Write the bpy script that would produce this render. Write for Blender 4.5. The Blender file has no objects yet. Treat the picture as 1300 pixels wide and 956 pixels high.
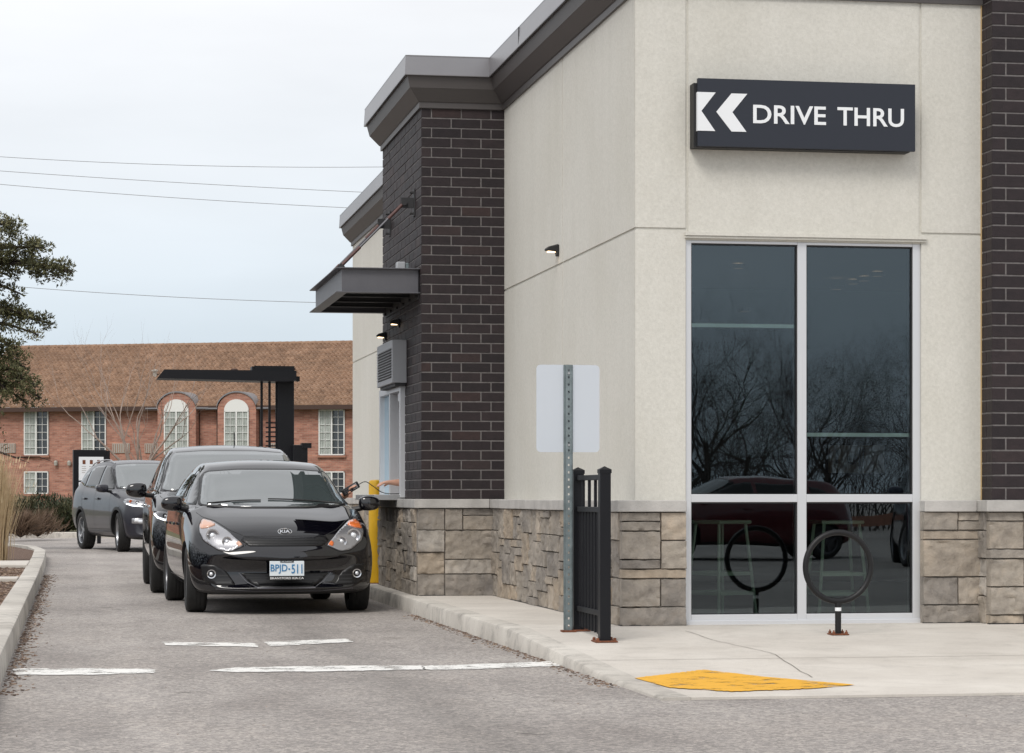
import bpy, bmesh, math, random
import numpy as np
from mathutils import Vector, Matrix, noise
from mathutils.bvhtree import BVHTree
from mathutils.geometry import delaunay_2d_cdt
random.seed(7)
sc = bpy.context.scene
COL = sc.collection
R = math.radians
TH = R(10.0); F = 3150.0; CX = 650.0; HY = 629.0; CH = 1.07     # camera yaw, focal length in photo pixels, horizon, height

# ---------------------------------------------------------------- survey helpers
def ang(px): return TH + math.atan((px - CX) / F)
def G(px, py, z=0.0):                       # photo point lying at height z -> plan position
    d = (CH - z) * F / (py - HY); r = (px - CX) / F * d
    return (d*math.sin(TH) + r*math.cos(TH), d*math.cos(TH) - r*math.sin(TH))
def XatY(px, Y): return math.tan(ang(px)) * Y
def YatX(px, X): return X / math.tan(ang(px))
def dep(X, Y): return X*math.sin(TH) + Y*math.cos(TH)
def Zat(py, X, Y): return CH + (HY - py) / F * dep(X, Y)
def atd(px, d):
    r = (px - CX) / F * d
    return (d*math.sin(TH) + r*math.cos(TH), d*math.cos(TH) - r*math.sin(TH))

# ---------------------------------------------------------------- materials
MATS = {}
def newmat(name):
    m = bpy.data.materials.new(name); m.use_nodes = True
    nt = m.node_tree; b = nt.nodes['Principled BSDF']; MATS[name] = m
    return m, nt, b
def simple(name, col, rough=.5, metal=0, ior=1.5, coat=0, coat_r=.03, emit=None, es=0, var=0, vs=5, bump=0, bs=60):
    m, nt, b = newmat(name); N = nt.nodes; L = nt.links
    b.inputs['Base Color'].default_value = (*col, 1); b.inputs['Roughness'].default_value = rough
    b.inputs['Metallic'].default_value = metal; b.inputs['IOR'].default_value = ior
    b.inputs['Coat IOR'].default_value = 1.75 if name.startswith('paint_black') else 1.5; b.inputs['Coat Weight'].default_value = coat; b.inputs['Coat Roughness'].default_value = coat_r
    if emit: b.inputs['Emission Color'].default_value = (*emit, 1); b.inputs['Emission Strength'].default_value = es
    tc = N.new('ShaderNodeTexCoord')
    if var:
        n = N.new('ShaderNodeTexNoise'); n.inputs['Scale'].default_value = vs; n.inputs['Detail'].default_value = 8
        n.inputs['Roughness'].default_value = .65
        L.new(tc.outputs['Object'], n.inputs['Vector'])
        r = N.new('ShaderNodeMapRange'); r.inputs['From Min'].default_value = .3; r.inputs['From Max'].default_value = .7
        r.inputs['To Min'].default_value = 1-var; r.inputs['To Max'].default_value = 1+var
        L.new(n.outputs['Fac'], r.inputs['Value'])
        mx = N.new('ShaderNodeVectorMath'); mx.operation = 'SCALE'; mx.inputs[0].default_value = col
        L.new(r.outputs[0], mx.inputs['Scale']); L.new(mx.outputs[0], b.inputs['Base Color'])
    if bump:
        n2 = N.new('ShaderNodeTexNoise'); n2.inputs['Scale'].default_value = bs; n2.inputs['Detail'].default_value = 6
        L.new(tc.outputs['Object'], n2.inputs['Vector'])
        bp = N.new('ShaderNodeBump'); bp.inputs['Strength'].default_value = bump; bp.inputs['Distance'].default_value = .01
        L.new(n2.outputs['Fac'], bp.inputs['Height']); L.new(bp.outputs[0], b.inputs['Normal'])
    return m
def M(n): return MATS[n]
def noise_n(nt, scale, detail=6, rough=.6, vec=None, dist=0):
    n = nt.nodes.new('ShaderNodeTexNoise'); n.inputs['Scale'].default_value = scale
    n.inputs['Detail'].default_value = detail; n.inputs['Roughness'].default_value = rough
    n.inputs['Distortion'].default_value = dist
    if vec: nt.links.new(vec, n.inputs['Vector'])
    return n
def ramp(nt, fac, stops):
    r = nt.nodes.new('ShaderNodeValToRGB'); e = r.color_ramp.elements
    while len(e) < len(stops): e.new(.5)
    for i, (p, c) in enumerate(stops):
        e[i].position = p; e[i].color = (*c, 1) if len(c) == 3 else c
    nt.links.new(fac, r.inputs[0]); return r
def mixc(nt, fac, a, b, mode='MIX'):
    m = nt.nodes.new('ShaderNodeMix'); m.data_type = 'RGBA'; m.blend_type = mode
    for sock, v in ((0, fac), (6, a), (7, b)):
        if isinstance(v, (int, float)): m.inputs[sock].default_value = v
        elif isinstance(v, tuple): m.inputs[sock].default_value = (*v, 1)
        else: nt.links.new(v, m.inputs[sock])
    return m.outputs[2]
def bumpn(nt, b, h, strength, dist=.01):
    bp = nt.nodes.new('ShaderNodeBump'); bp.inputs['Strength'].default_value = strength; bp.inputs['Distance'].default_value = dist
    nt.links.new(h, bp.inputs['Height']); nt.links.new(bp.outputs[0], b.inputs['Normal'])
def mapping(nt, out, scale):
    mp = nt.nodes.new('ShaderNodeMapping'); mp.inputs['Scale'].default_value = scale
    nt.links.new(out, mp.inputs['Vector']); return mp.outputs[0]

def build_materials():
    # asphalt
    m, nt, b = newmat('asphalt'); tc = nt.nodes.new('ShaderNodeTexCoord'); o = tc.outputs['Object']
    n1 = noise_n(nt, .35, 6, .6, o); n2 = noise_n(nt, 55, 6, .85, o); n3 = noise_n(nt, 1, 6, .6, mapping(nt, o, (1.3, .5, 1)))
    c = ramp(nt, n1.outputs['Fac'], [(.3, (.265, .243, .228)), (.7, (.355, .330, .312))])
    g = ramp(nt, n2.outputs['Fac'], [(.36, (.30, .30, .31)), (.5, (1, 1, 1)), (.64, (1.75, 1.7, 1.65))])
    c2 = mixc(nt, .75, c.outputs[0], g.outputs[0], 'MULTIPLY')
    st = ramp(nt, n3.outputs['Fac'], [(.36, (.78, .77, .77)), (.5, (1, 1, 1)), (.75, (1.08, 1.06, 1.04))])
    c3 = mixc(nt, .75, c2, st.outputs[0], 'MULTIPLY')
    v = nt.nodes.new('ShaderNodeTexVoronoi'); v.feature = 'F1'; v.inputs['Scale'].default_value = 3.1
    nt.links.new(o, v.inputs['Vector'])
    sp = ramp(nt, v.outputs['Distance'], [(.03, (.25, .23, .2)), (.055, (1, 1, 1))])
    c4 = mixc(nt, .35, c3, sp.outputs[0], 'MULTIPLY')
    # a long faint crack network
    vc = nt.nodes.new('ShaderNodeTexVoronoi'); vc.feature = 'DISTANCE_TO_EDGE'; vc.inputs['Scale'].default_value = .33
    wn = noise_n(nt, 1.6, 5, .6, o); av = nt.nodes.new('ShaderNodeVectorMath'); av.operation = 'ADD'
    nt.links.new(o, av.inputs[0]); nt.links.new(wn.outputs['Color'], av.inputs[1]); nt.links.new(av.outputs[0], vc.inputs['Vector'])
    ck = ramp(nt, vc.outputs['Distance'], [(0, (.55, .53, .52)), (.004, (1, 1, 1))])
    c5 = mixc(nt, .3, c4, ck.outputs[0], 'MULTIPLY')
    # worn wheel paths and an oil-stained strip down the lane centre, drips and patches
    sxx = nt.nodes.new('ShaderNodeSeparateXYZ'); nt.links.new(o, sxx.inputs[0])
    n5 = noise_n(nt, .9, 6, .65, mapping(nt, o, (1.5, .45, 1)))
    def band(x0, wd, lo_):
        a_ = nt.nodes.new('ShaderNodeMath'); a_.operation = 'SUBTRACT'; nt.links.new(sxx.outputs[0], a_.inputs[0]); a_.inputs[1].default_value = x0
        b_ = nt.nodes.new('ShaderNodeMath'); b_.operation = 'ABSOLUTE'; nt.links.new(a_.outputs[0], b_.inputs[0])
        c_ = nt.nodes.new('ShaderNodeMath'); c_.operation = 'MULTIPLY_ADD'; c_.inputs[1].default_value = .55; nt.links.new(n5.outputs['Fac'], c_.inputs[0]); nt.links.new(b_.outputs[0], c_.inputs[2])
        return ramp(nt, c_.outputs[0], [(.27, (lo_, lo_, lo_)), (.27+wd, (1, 1, 1))]).outputs[0]
    c6 = mixc(nt, 1, c5, band(1.8, .40, .74), 'MULTIPLY'); c6 = mixc(nt, 1, c6, band(.35, .22, 1.10), 'MULTIPLY')
    v2 = nt.nodes.new('ShaderNodeTexVoronoi'); v2.feature = 'F1'; v2.inputs['Scale'].default_value = 1.15; nt.links.new(av.outputs[0], v2.inputs['Vector'])
    dr = ramp(nt, v2.outputs['Distance'], [(.05, (.5, .49, .48)), (.13, (1, 1, 1))]); c6 = mixc(nt, .6, c6, dr.outputs[0], 'MULTIPLY')
    v3 = nt.nodes.new('ShaderNodeTexVoronoi'); v3.feature = 'F1'; v3.inputs['Scale'].default_value = 38; nt.links.new(o, v3.inputs['Vector'])
    ag = ramp(nt, v3.outputs['Color'], [(.2, (.72, .72, .72)), (.5, (1, 1, 1)), (.85, (1.4, 1.38, 1.34))]); c6 = mixc(nt, .7, c6, ag.outputs[0], 'MULTIPLY')
    nt.links.new(c6, b.inputs['Base Color']); b.inputs['Roughness'].default_value = .9
    bumpn(nt, b, n2.outputs['Fac'], .5, .01)
    # concrete (pavement) and kerb
    for nm, ca, cb, wet in (('concrete', (.52, .48, .43), (.66, .62, .565), .13), ('kerb_concrete', (.42, .39, .35), (.64, .605, .55), .45)):
        m, nt, b = newmat(nm); tc = nt.nodes.new('ShaderNodeTexCoord'); o = tc.outputs['Object']
        n1 = noise_n(nt, 1.1, 8, .62, o); n2 = noise_n(nt, 220, 3, .7, o); n3 = noise_n(nt, 4.5, 8, .7, o, .5)
        c = ramp(nt, n1.outputs['Fac'], [(.3, ca), (.7, cb)])
        g = ramp(nt, n2.outputs['Fac'], [(.3, (.8, .8, .8)), (.7, (1.12, 1.12, 1.12))])
        s = ramp(nt, n3.outputs['Fac'], [(.30, (1-wet, 1-wet, 1-wet)), (.50, (1, 1, 1))])
        c2 = mixc(nt, 1, c.outputs[0], g.outputs[0], 'MULTIPLY'); c3 = mixc(nt, 1, c2, s.outputs[0], 'MULTIPLY')
        nt.links.new(c3, b.inputs['Base Color']); b.inputs['Roughness'].default_value = .85
        bumpn(nt, b, n2.outputs['Fac'], .25, .006)
    # worn road paint
    for nm, colr, lo in (('road_paint_white', (.78, .77, .74), .49), ('road_paint_yellow', (.76, .40, .03), .455)):
        m, nt, b = newmat(nm); tc = nt.nodes.new('ShaderNodeTexCoord'); o = tc.outputs['Object']
        n1 = noise_n(nt, 5, 8, .75, o); n2 = noise_n(nt, 60, 4, .8, o)
        b.inputs['Base Color'].default_value = (*colr, 1); b.inputs['Roughness'].default_value = .75
        c = ramp(nt, n1.outputs['Fac'], [(.3, tuple(x*.66 for x in colr)), (.42, tuple(x*.9 for x in colr)), (.7, colr)]); nt.links.new(c.outputs[0], b.inputs['Base Color'])
        ad = nt.nodes.new('ShaderNodeMath'); ad.operation = 'MULTIPLY_ADD'; ad.inputs[1].default_value = .45
        nt.links.new(n2.outputs['Fac'], ad.inputs[0]); nt.links.new(n1.outputs['Fac'], ad.inputs[2])
        a = ramp(nt, ad.outputs[0], [(lo+.12, (0, 0, 0)), (lo+.22, (1, 1, 1))])
        nt.links.new(a.outputs[0], b.inputs['Alpha'])
    # stucco
    m, nt, b = newmat('stucco'); tc = nt.nodes.new('ShaderNodeTexCoord'); o = tc.outputs['Object']
    n1 = noise_n(nt, 1, 6, .6, mapping(nt, o, (3.5, 3.5, .45))); n2 = noise_n(nt, 45, 6, .75, o); n3 = noise_n(nt, .8, 5, .6, o)
    c = ramp(nt, n1.outputs['Fac'], [(.3, (.615, .60, .55)), (.65, (.645, .63, .58))])
    s = ramp(nt, n3.outputs['Fac'], [(.3, (.95, .945, .93)), (.6, (1, 1, 1))])
    c2 = mixc(nt, 1, c.outputs[0], s.outputs[0], 'MULTIPLY')
    nt.links.new(c2, b.inputs['Base Color']); b.inputs['Roughness'].default_value = .9
    gr_ = ramp(nt, n2.outputs['Fac'], [(.3, (.88, .88, .87)), (.7, (1.08, 1.08, 1.08))]); nt.links.new(mixc(nt, 1, c2, gr_.outputs[0], 'MULTIPLY'), b.inputs['Base Color'])
    bumpn(nt, b, n2.outputs['Fac'], .5, .006)
    # per-piece tinted: stone, bricks
    def tinted(nm, stops, rough, nscale, bstr, bd, spec=.5, streak=None):
        m, nt, b = newmat(nm); tc = nt.nodes.new('ShaderNodeTexCoord'); o = tc.outputs['Object']
        at = nt.nodes.new('ShaderNodeAttribute'); at.attribute_name = 'tint'; at.attribute_type = 'GEOMETRY'
        c = ramp(nt, at.outputs['Fac'], stops)
        n1 = noise_n(nt, nscale, 8, .65, o, .3)
        s = ramp(nt, n1.outputs['Fac'], [(.28, (.62, .61, .62)), (.5, (1, 1, 1)), (.72, (1.28, 1.24, 1.2))])
        c2 = mixc(nt, .85, c.outputs[0], s.outputs[0], 'MULTIPLY')
        if streak:
            n4 = noise_n(nt, 1, 5, .6, mapping(nt, o, (2.2, 2.2, 1.3)))
            s2 = ramp(nt, n4.outputs['Fac'], streak); c2 = mixc(nt, 1, c2, s2.outputs[0], 'MULTIPLY')
        nt.links.new(c2, b.inputs['Base Color']); b.inputs['Roughness'].default_value = rough
        b.inputs['Specular IOR Level'].default_value = spec
        n2 = noise_n(nt, nscale*6, 6, .7, o); bumpn(nt, b, n2.outputs['Fac'], bstr, bd)
    tinted('stone', [(0, (.25, .225, .20)), (.3, (.31, .278, .243)), (.6, (.36, .318, .268)), (.85, (.41, .338, .26)), (1, (.46, .42, .37))], .9, 9, .8, .012,
           streak=[(.35, (.72, .73, .75)), (.6, (1, 1, 1))])
    tinted('dark_brick', [(0, (.015, .011, .013)), (.5, (.023, .016, .018)), (.85, (.031, .021, .022)), (1, (.036, .021, .020))], .62, 14, .5, .006, .35)
    simple('mortar', (.17, .158, .155), .9, var=.25, vs=30, bump=.4, bs=200)
    simple('stone_mortar', (.26, .235, .21), .95, var=.25, vs=20, bump=.4, bs=150)
    simple('cap_stone', (.43, .415, .395), .85, var=.22, vs=4, bump=.4, bs=120)
    simple('cornice_metal', (.082, .074, .072), .5, .0, var=.06, vs=2)
    simple('coping_metal', (.26, .255, .265), .36, .5, var=.06, vs=1)
    simple('aluminium', (.66, .67, .69), .4, .45)
    simple('stainless', (.5, .5, .5), .3, .8, var=.1, vs=4)
    simple('sign_blue', (.014, .018, .029), .5, 0)
    simple('black_metal', (.004, .0045, .007), .45, 0, coat=.05, coat_r=.2); MATS['black_metal'].node_tree.nodes['Principled BSDF'].inputs['Specular IOR Level'].default_value = .3
    simple('black_paint_rack', (.006, .006, .007), .5, 0, coat=.08, coat_r=.3, bump=.15, bs=90)
    MATS['black_paint_rack'].node_tree.nodes['Principled BSDF'].inputs['Specular IOR Level'].default_value = .35
    simple('sign_white', (.78, .80, .82), .5)
    simple('sign_back', (.60, .64, .69), .42, .3)
    simple('galvanised', (.20, .24, .25), .55, .5, var=.3, vs=14)
    simple('steel_grey', (.105, .105, .118), .45, .1, var=.1, vs=3)
    simple('steel_dark', (.03, .03, .032), .6); simple('wire_grey', (.25, .25, .26), .6)
    simple('rust', (.16, .055, .025), .85, var=.4, vs=30)
    simple('red_oxide_rod', (.10, .045, .04), .6, var=.3, vs=20)
    simple('unit_grey', (.40, .41, .43), .45, .1)
    simple('yellow_plastic', (.72, .42, .015), .45, var=.1, vs=5)
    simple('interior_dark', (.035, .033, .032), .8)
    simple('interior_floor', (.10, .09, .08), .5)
    simple('mint', (.70, .92, .85), .5)
    simple('stool_green', (.26, .38, .27), .5)
    simple('cream_board', (.5, .45, .36), .7)
    simple('lamp_warm', (.9, .8, .6), .4, emit=(1, .72, .42), es=2.6)
    simple('skin', (.68, .38, .27), .5, var=.08, vs=20)
    simple('shirt', (.05, .045, .05), .85)
    simple('hair', (.03, .018, .012), .6)
    simple('rubber', (.012, .012, .012), .75, bump=.3, bs=60)
    simple('rim_alloy', (.42, .43, .45), .3, .9)
    simple('rim_dark', (.16, .16, .17), .35, .8)
    simple('trim_black', (.010, .010, .011), .5)
    simple('grille_black', (.006, .006, .007), .35)
    simple('chrome', (.75, .76, .78), .08, 1)
    simple('headlamp_base', (.36, .36, .38), .25, .6, coat=1); simple('headlamp_ring', (.60, .60, .62), .2, .8, coat=1); simple('headlamp_bowl', (.30, .30, .32), .2, .8, coat=1)
    simple('headlamp_dark', (.06, .06, .07), .15, .5, coat=1)
    simple('amber', (.75, .17, .03), .2, coat=1)
    simple('pale_amber', (.62, .36, .26), .2, coat=1)
    simple('lamp_lens', (.85, .88, .92), .08, .3, coat=1)
    simple('led_on', (.9, .95, 1), .1, emit=(.85, .93, 1), es=1.6)
    simple('plate_white', (.74, .80, .84), .45)
    simple('plate_blue', (.03, .19, .40), .5)
    simple('plate_letter_white', (.8, .8, .8), .5)
    simple('paint_black', (.0022, .0022, .0045), .3, 0, coat=1, coat_r=.02); MATS['paint_black'].node_tree.nodes['Principled BSDF'].inputs['Specular IOR Level'].default_value = 0
    simple('paint_black_suv', (.003, .003, .005), .3, 0, coat=1, coat_r=.02); MATS['paint_black_suv'].node_tree.nodes['Principled BSDF'].inputs['Specular IOR Level'].default_value = 0
    simple('paint_grey', (.012, .012, .020), .4, 0, coat=.55, coat_r=.03)
    simple('paint_red', (.09, .003, .008), .4, .2, coat=1)
    simple('paint_dark_blue', (.02, .03, .06), .4, .3, coat=1)
    # car glass: dark cabin behind a glossy pane
    simple('car_glass', (.060, .076, .078), .015, 0, ior=3.5)
    simple('side_glass', (.008, .010, .011), .02, 0, ior=1.5)
    # shop glass: tinted pane, mirror part by Fresnel
    m, nt, b = newmat('shop_glass'); nt.nodes.remove(b); out = nt.nodes['Material Output']
    tr = nt.nodes.new('ShaderNodeBsdfTransparent'); tr.inputs[0].default_value = (.84, .88, .87, 1)
    gl = nt.nodes.new('ShaderNodeBsdfGlossy'); gl.inputs['Roughness'].default_value = .0; gl.inputs['Color'].default_value = (.78, .92, 1, 1)
    tcg = nt.nodes.new('ShaderNodeTexCoord'); ng = noise_n(nt, .9, 2, .4, tcg.outputs['Object']); bg = nt.nodes.new('ShaderNodeBump'); bg.inputs['Strength'].default_value = .12; bg.inputs['Distance'].default_value = .02
    nt.links.new(ng.outputs['Fac'], bg.inputs['Height']); nt.links.new(bg.outputs[0], gl.inputs['Normal'])
    lw = nt.nodes.new('ShaderNodeFresnel'); lw.inputs['IOR'].default_value = 2.0
    mx = nt.nodes.new('ShaderNodeMixShader'); nt.links.new(lw.outputs[0], mx.inputs[0]); nt.links.new(tr.outputs[0], mx.inputs[1]); nt.links.new(gl.outputs[0], mx.inputs[2])
    nt.links.new(mx.outputs[0], out.inputs['Surface'])
    m, nt, b = newmat('shade_mesh'); nt.nodes.remove(b); out = nt.nodes['Material Output']
    tr = nt.nodes.new('ShaderNodeBsdfTransparent'); df = nt.nodes.new('ShaderNodeBsdfDiffuse'); df.inputs[0].default_value = (.10, .12, .14, 1)
    mx = nt.nodes.new('ShaderNodeMixShader'); mx.inputs[0].default_value = .35
    nt.links.new(tr.outputs[0], mx.inputs[1]); nt.links.new(df.outputs[0], mx.inputs[2]); nt.links.new(mx.outputs[0], out.inputs['Surface'])
    # motel brick
    m, nt, b = newmat('motel_brick'); tc = nt.nodes.new('ShaderNodeTexCoord')
    uv = tc.outputs['Object']; sx = nt.nodes.new('ShaderNodeSeparateXYZ'); nt.links.new(uv, sx.inputs[0])
    ad = nt.nodes.new('ShaderNodeMath'); ad.operation = 'ADD'; nt.links.new(sx.outputs[0], ad.inputs[0]); nt.links.new(sx.outputs[1], ad.inputs[1])
    cb = nt.nodes.new('ShaderNodeCombineXYZ'); nt.links.new(ad.outputs[0], cb.inputs[0]); nt.links.new(sx.outputs[2], cb.inputs[1])
    bt = nt.nodes.new('ShaderNodeTexBrick'); nt.links.new(cb.outputs[0], bt.inputs['Vector'])
    bt.inputs['Scale'].default_value = 1; bt.inputs['Brick Width'].default_value = .24; bt.inputs['Row Height'].default_value = .075
    bt.inputs['Mortar Size'].default_value = .007; bt.inputs['Color1'].default_value = (.29, .125, .09, 1); bt.inputs['Color2'].default_value = (.43, .21, .155, 1)
    bt.inputs['Mortar'].default_value = (.33, .24, .19, 1)
    n1 = noise_n(nt, 1, 5, .7, mapping(nt, cb.outputs[0], (1.2, 4, 1)))
    s = ramp(nt, n1.outputs['Fac'], [(.32, (.72, .66, .64)), (.5, (1, 1, 1)), (.68, (1.3, 1.22, 1.15))])
    nt.links.new(mixc(nt, 1, bt.outputs['Color'], s.outputs[0], 'MULTIPLY'), b.inputs['Base Color']); b.inputs['Roughness'].default_value = .9
    m, nt, b = newmat('motel_tile'); tc = nt.nodes.new('ShaderNodeTexCoord'); o = tc.outputs['Object']
    n1 = noise_n(nt, 1, 4, .7, mapping(nt, o, (2.6, 2.6, 4))); n2 = noise_n(nt, .5, 5, .6, o)
    c = ramp(nt, n1.outputs['Fac'], [(.3, (.20, .12, .078)), (.5, (.27, .168, .11)), (.7, (.34, .225, .155))])
    s = ramp(nt, n2.outputs['Fac'], [(.3, (.85, .83, .8)), (.7, (1.08, 1.06, 1.05))])
    at = nt.nodes.new('ShaderNodeAttribute'); at.attribute_name = 'tint'
    tt = ramp(nt, at.outputs['Fac'], [(0, (.80, .79, .78)), (1, (1.15, 1.14, 1.13))])
    nt.links.new(mixc(nt, 1, mixc(nt, 1, c.outputs[0], s.outputs[0], 'MULTIPLY'), tt.outputs[0], 'MULTIPLY'), b.inputs['Base Color']); b.inputs['Roughness'].default_value = .85
    simple('motel_trim', (.055, .028, .02), .7); simple('motel_sill', (.33, .16, .11), .8)
    simple('white_frame', (.72, .72, .70), .5); simple('curtain', (.42, .45, .42), .9, var=.25, vs=3)
    simple('pane_dark', (.03, .035, .04), .05, 0, ior=1.7)
    simple('vent_grey', (.36, .34, .30), .6)
    # vegetation
    simple('bark', (.09, .065, .05), .9, var=.35, vs=8, bump=.5, bs=20)
    simple('pale_bark', (.30, .235, .20), .85, var=.3, vs=6)
    simple('dark_twig', (.035, .025, .022), .9)
    simple('grey_twig', (.055, .047, .042), .9, var=.3, vs=3)
    def foliage(nm, a, c_, d_):
        m, nt, b = newmat(nm); at = nt.nodes.new('ShaderNodeAttribute'); at.attribute_name = 'tint'
        c = ramp(nt, at.outputs['Fac'], [(0, a), (.5, c_), (1, d_)]); nt.links.new(c.outputs[0], b.inputs['Base Color'])
        b.inputs['Roughness'].default_value = .7; b.inputs['Subsurface Weight'].default_value = 0
    foliage('pine_needles', (.035, .040, .018), (.085, .088, .035), (.18, .165, .075))
    foliage('juniper', (.022, .032, .014), (.050, .058, .024), (.10, .085, .04))
    foliage('dry_grass', (.36, .25, .13), (.56, .43, .26), (.74, .62, .42))
    foliage('red_shrub', (.09, .055, .035), (.15, .095, .06), (.22, .15, .10))
    m, nt, b = newmat('mulch'); tc = nt.nodes.new('ShaderNodeTexCoord'); o = tc.outputs['Object']
    n1 = noise_n(nt, 26, 5, .8, o); c = ramp(nt, n1.outputs['Fac'], [(.3, (.04, .024, .016)), (.5, (.14, .085, .06)), (.68, (.30, .21, .16))])
    nt.links.new(c.outputs[0], b.inputs['Base Color']); b.inputs['Roughness'].default_value = .95; bumpn(nt, b, n1.outputs['Fac'], 1, .03)
    simple('lawn', (.13, .12, .055), .95, var=.4, vs=1.5)
    foliage('chip', (.05, .03, .02), (.16, .10, .07), (.33, .24, .17))
build_materials()

# ---------------------------------------------------------------- mesh builder
class MB:
    def __init__(s): s.v = []; s.f = []; s.m = []; s.t = []; s.cm = 0; s.ct = .5
    def add(s, vs, fs):
        b = len(s.v); s.v += [tuple(v) for v in vs]
        for f in fs: s.f.append(tuple(b+i for i in f)); s.m.append(s.cm); s.t.append(s.ct)
    def box(s, x0, x1, y0, y1, z0, z1):
        if x0 > x1: x0, x1 = x1, x0
        if y0 > y1: y0, y1 = y1, y0
        if z0 > z1: z0, z1 = z1, z0
        s.add([(x0,y0,z0),(x1,y0,z0),(x1,y1,z0),(x0,y1,z0),(x0,y0,z1),(x1,y0,z1),(x1,y1,z1),(x0,y1,z1)],
              [(0,3,2,1),(4,5,6,7),(0,1,5,4),(1,2,6,5),(2,3,7,6),(3,0,4,7)]); return s
    def obox(s, c, ax, ay, az):           # oriented box, half-extent vectors
        c, ax, ay, az = map(Vector, (c, ax, ay, az))
        vs = [c+i*ax+j*ay+k*az for k in (-1, 1) for i, j in ((-1,-1),(1,-1),(1,1),(-1,1))]
        s.add(vs, [(0,3,2,1),(4,5,6,7),(0,1,5,4),(1,2,6,5),(2,3,7,6),(3,0,4,7)]); return s
    def prism(s, poly, axis, a, b):       # polygon in the two other axes, extruded along axis from a to b
        n = len(poly)
        def P(u, v, w): return {'x': (w, u, v), 'y': (u, w, v), 'z': (u, v, w)}[axis]
        s.add([P(u, v, a) for u, v in poly] + [P(u, v, b) for u, v in poly],
              [tuple(range(n)), tuple(range(2*n-1, n-1, -1))] + [(i, n+i, n+(i+1) % n, (i+1) % n) for i in range(n)]); return s
    def tube(s, pts, r, n=8, cap=True):
        pts = [Vector(p) for p in pts]; rs = r if isinstance(r, (list, tuple)) else [r]*len(pts)
        vs = []; up = None
        for i, p in enumerate(pts):
            t = (pts[min(i+1, len(pts)-1)] - pts[max(i-1, 0)]).normalized()
            if up is None: up = Vector((0, 0, 1)) if abs(t.z) < .9 else Vector((1, 0, 0))
            a = t.cross(up)
            a = a.normalized() if a.length > 1e-6 else Vector((1, 0, 0))
            b = a.cross(t).normalized(); up = b
            for k in range(n):
                q = 2*math.pi*k/n; vs.append(p + rs[i]*(math.cos(q)*a + math.sin(q)*b))
        fs = [(i*n+k, i*n+(k+1) % n, (i+1)*n+(k+1) % n, (i+1)*n+k) for i in range(len(pts)-1) for k in range(n)]
        if cap: fs += [tuple(range(n-1, -1, -1)), tuple((len(pts)-1)*n+k for k in range(n))]
        s.add(vs, fs); return s
    def lathe(s, prof, c=(0, 0, 0), axis='z', n=24, closed=False):
        vs = []
        for (r, h) in prof:
            for k in range(n):
                q = 2*math.pi*k/n; a, b = r*math.cos(q), r*math.sin(q)
                p = {'z': (a, b, h), 'x': (h, a, b), 'y': (b, h, a)}[axis]
                vs.append((p[0]+c[0], p[1]+c[1], p[2]+c[2]))
        m = len(prof); rr = range(m if closed else m-1)
        s.add(vs, [(i*n+k, i*n+(k+1) % n, ((i+1) % m)*n+(k+1) % n, ((i+1) % m)*n+k) for i in rr for k in range(n)]); return s
    def build(s, name, mats, parent=None, smooth=False, bevel=0, ang_=35, loc=None, merge=False):
        if not isinstance(mats, (list, tuple)): mats = [mats]
        me = bpy.data.meshes.new(name); me.from_pydata(s.v, [], s.f)
        for m in mats: me.materials.append(M(m) if isinstance(m, str) else m)
        me.polygons.foreach_set('material_index', s.m)
        a = me.attributes.new('tint', 'FLOAT', 'FACE'); a.data.foreach_set('value', s.t)
        bm = bmesh.new(); bm.from_mesh(me)
        if merge: bmesh.ops.remove_doubles(bm, verts=bm.verts, dist=1e-5)
        bmesh.ops.recalc_face_normals(bm, faces=bm.faces); bm.to_mesh(me); bm.free()
        if smooth:
            me.polygons.foreach_set('use_smooth', [True]*len(me.polygons)); me.set_sharp_from_angle(angle=R(ang_))
        o = bpy.data.objects.new(name, me); COL.objects.link(o)
        if parent: o.parent = parent
        if loc: o.location = loc
        if bevel:
            bv = o.modifiers.new('Bevel', 'BEVEL'); bv.width = bevel; bv.segments = 2; bv.limit_method = 'ANGLE'; bv.angle_limit = R(40)
        return o
def tag(o, label=None, cat=None, group=None, kind=None):
    if label: o['label'] = label
    if cat: o['category'] = cat
    if group: o['group'] = group
    if kind: o['kind'] = kind
    return o
def thing(name, label, cat, loc=(0, 0, 0), rz=0, group=None):
    o = bpy.data.objects.new(name, None); COL.objects.link(o); o.location = loc; o.rotation_euler = (0, 0, rz)
    o.empty_display_size = .2
    return tag(o, label, cat, group)
def copy_tree(o, parent=None):
    c = o.copy(); COL.objects.link(c); c.parent = parent
    for ch in list(o.children): copy_tree(ch, c)
    return c
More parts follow.
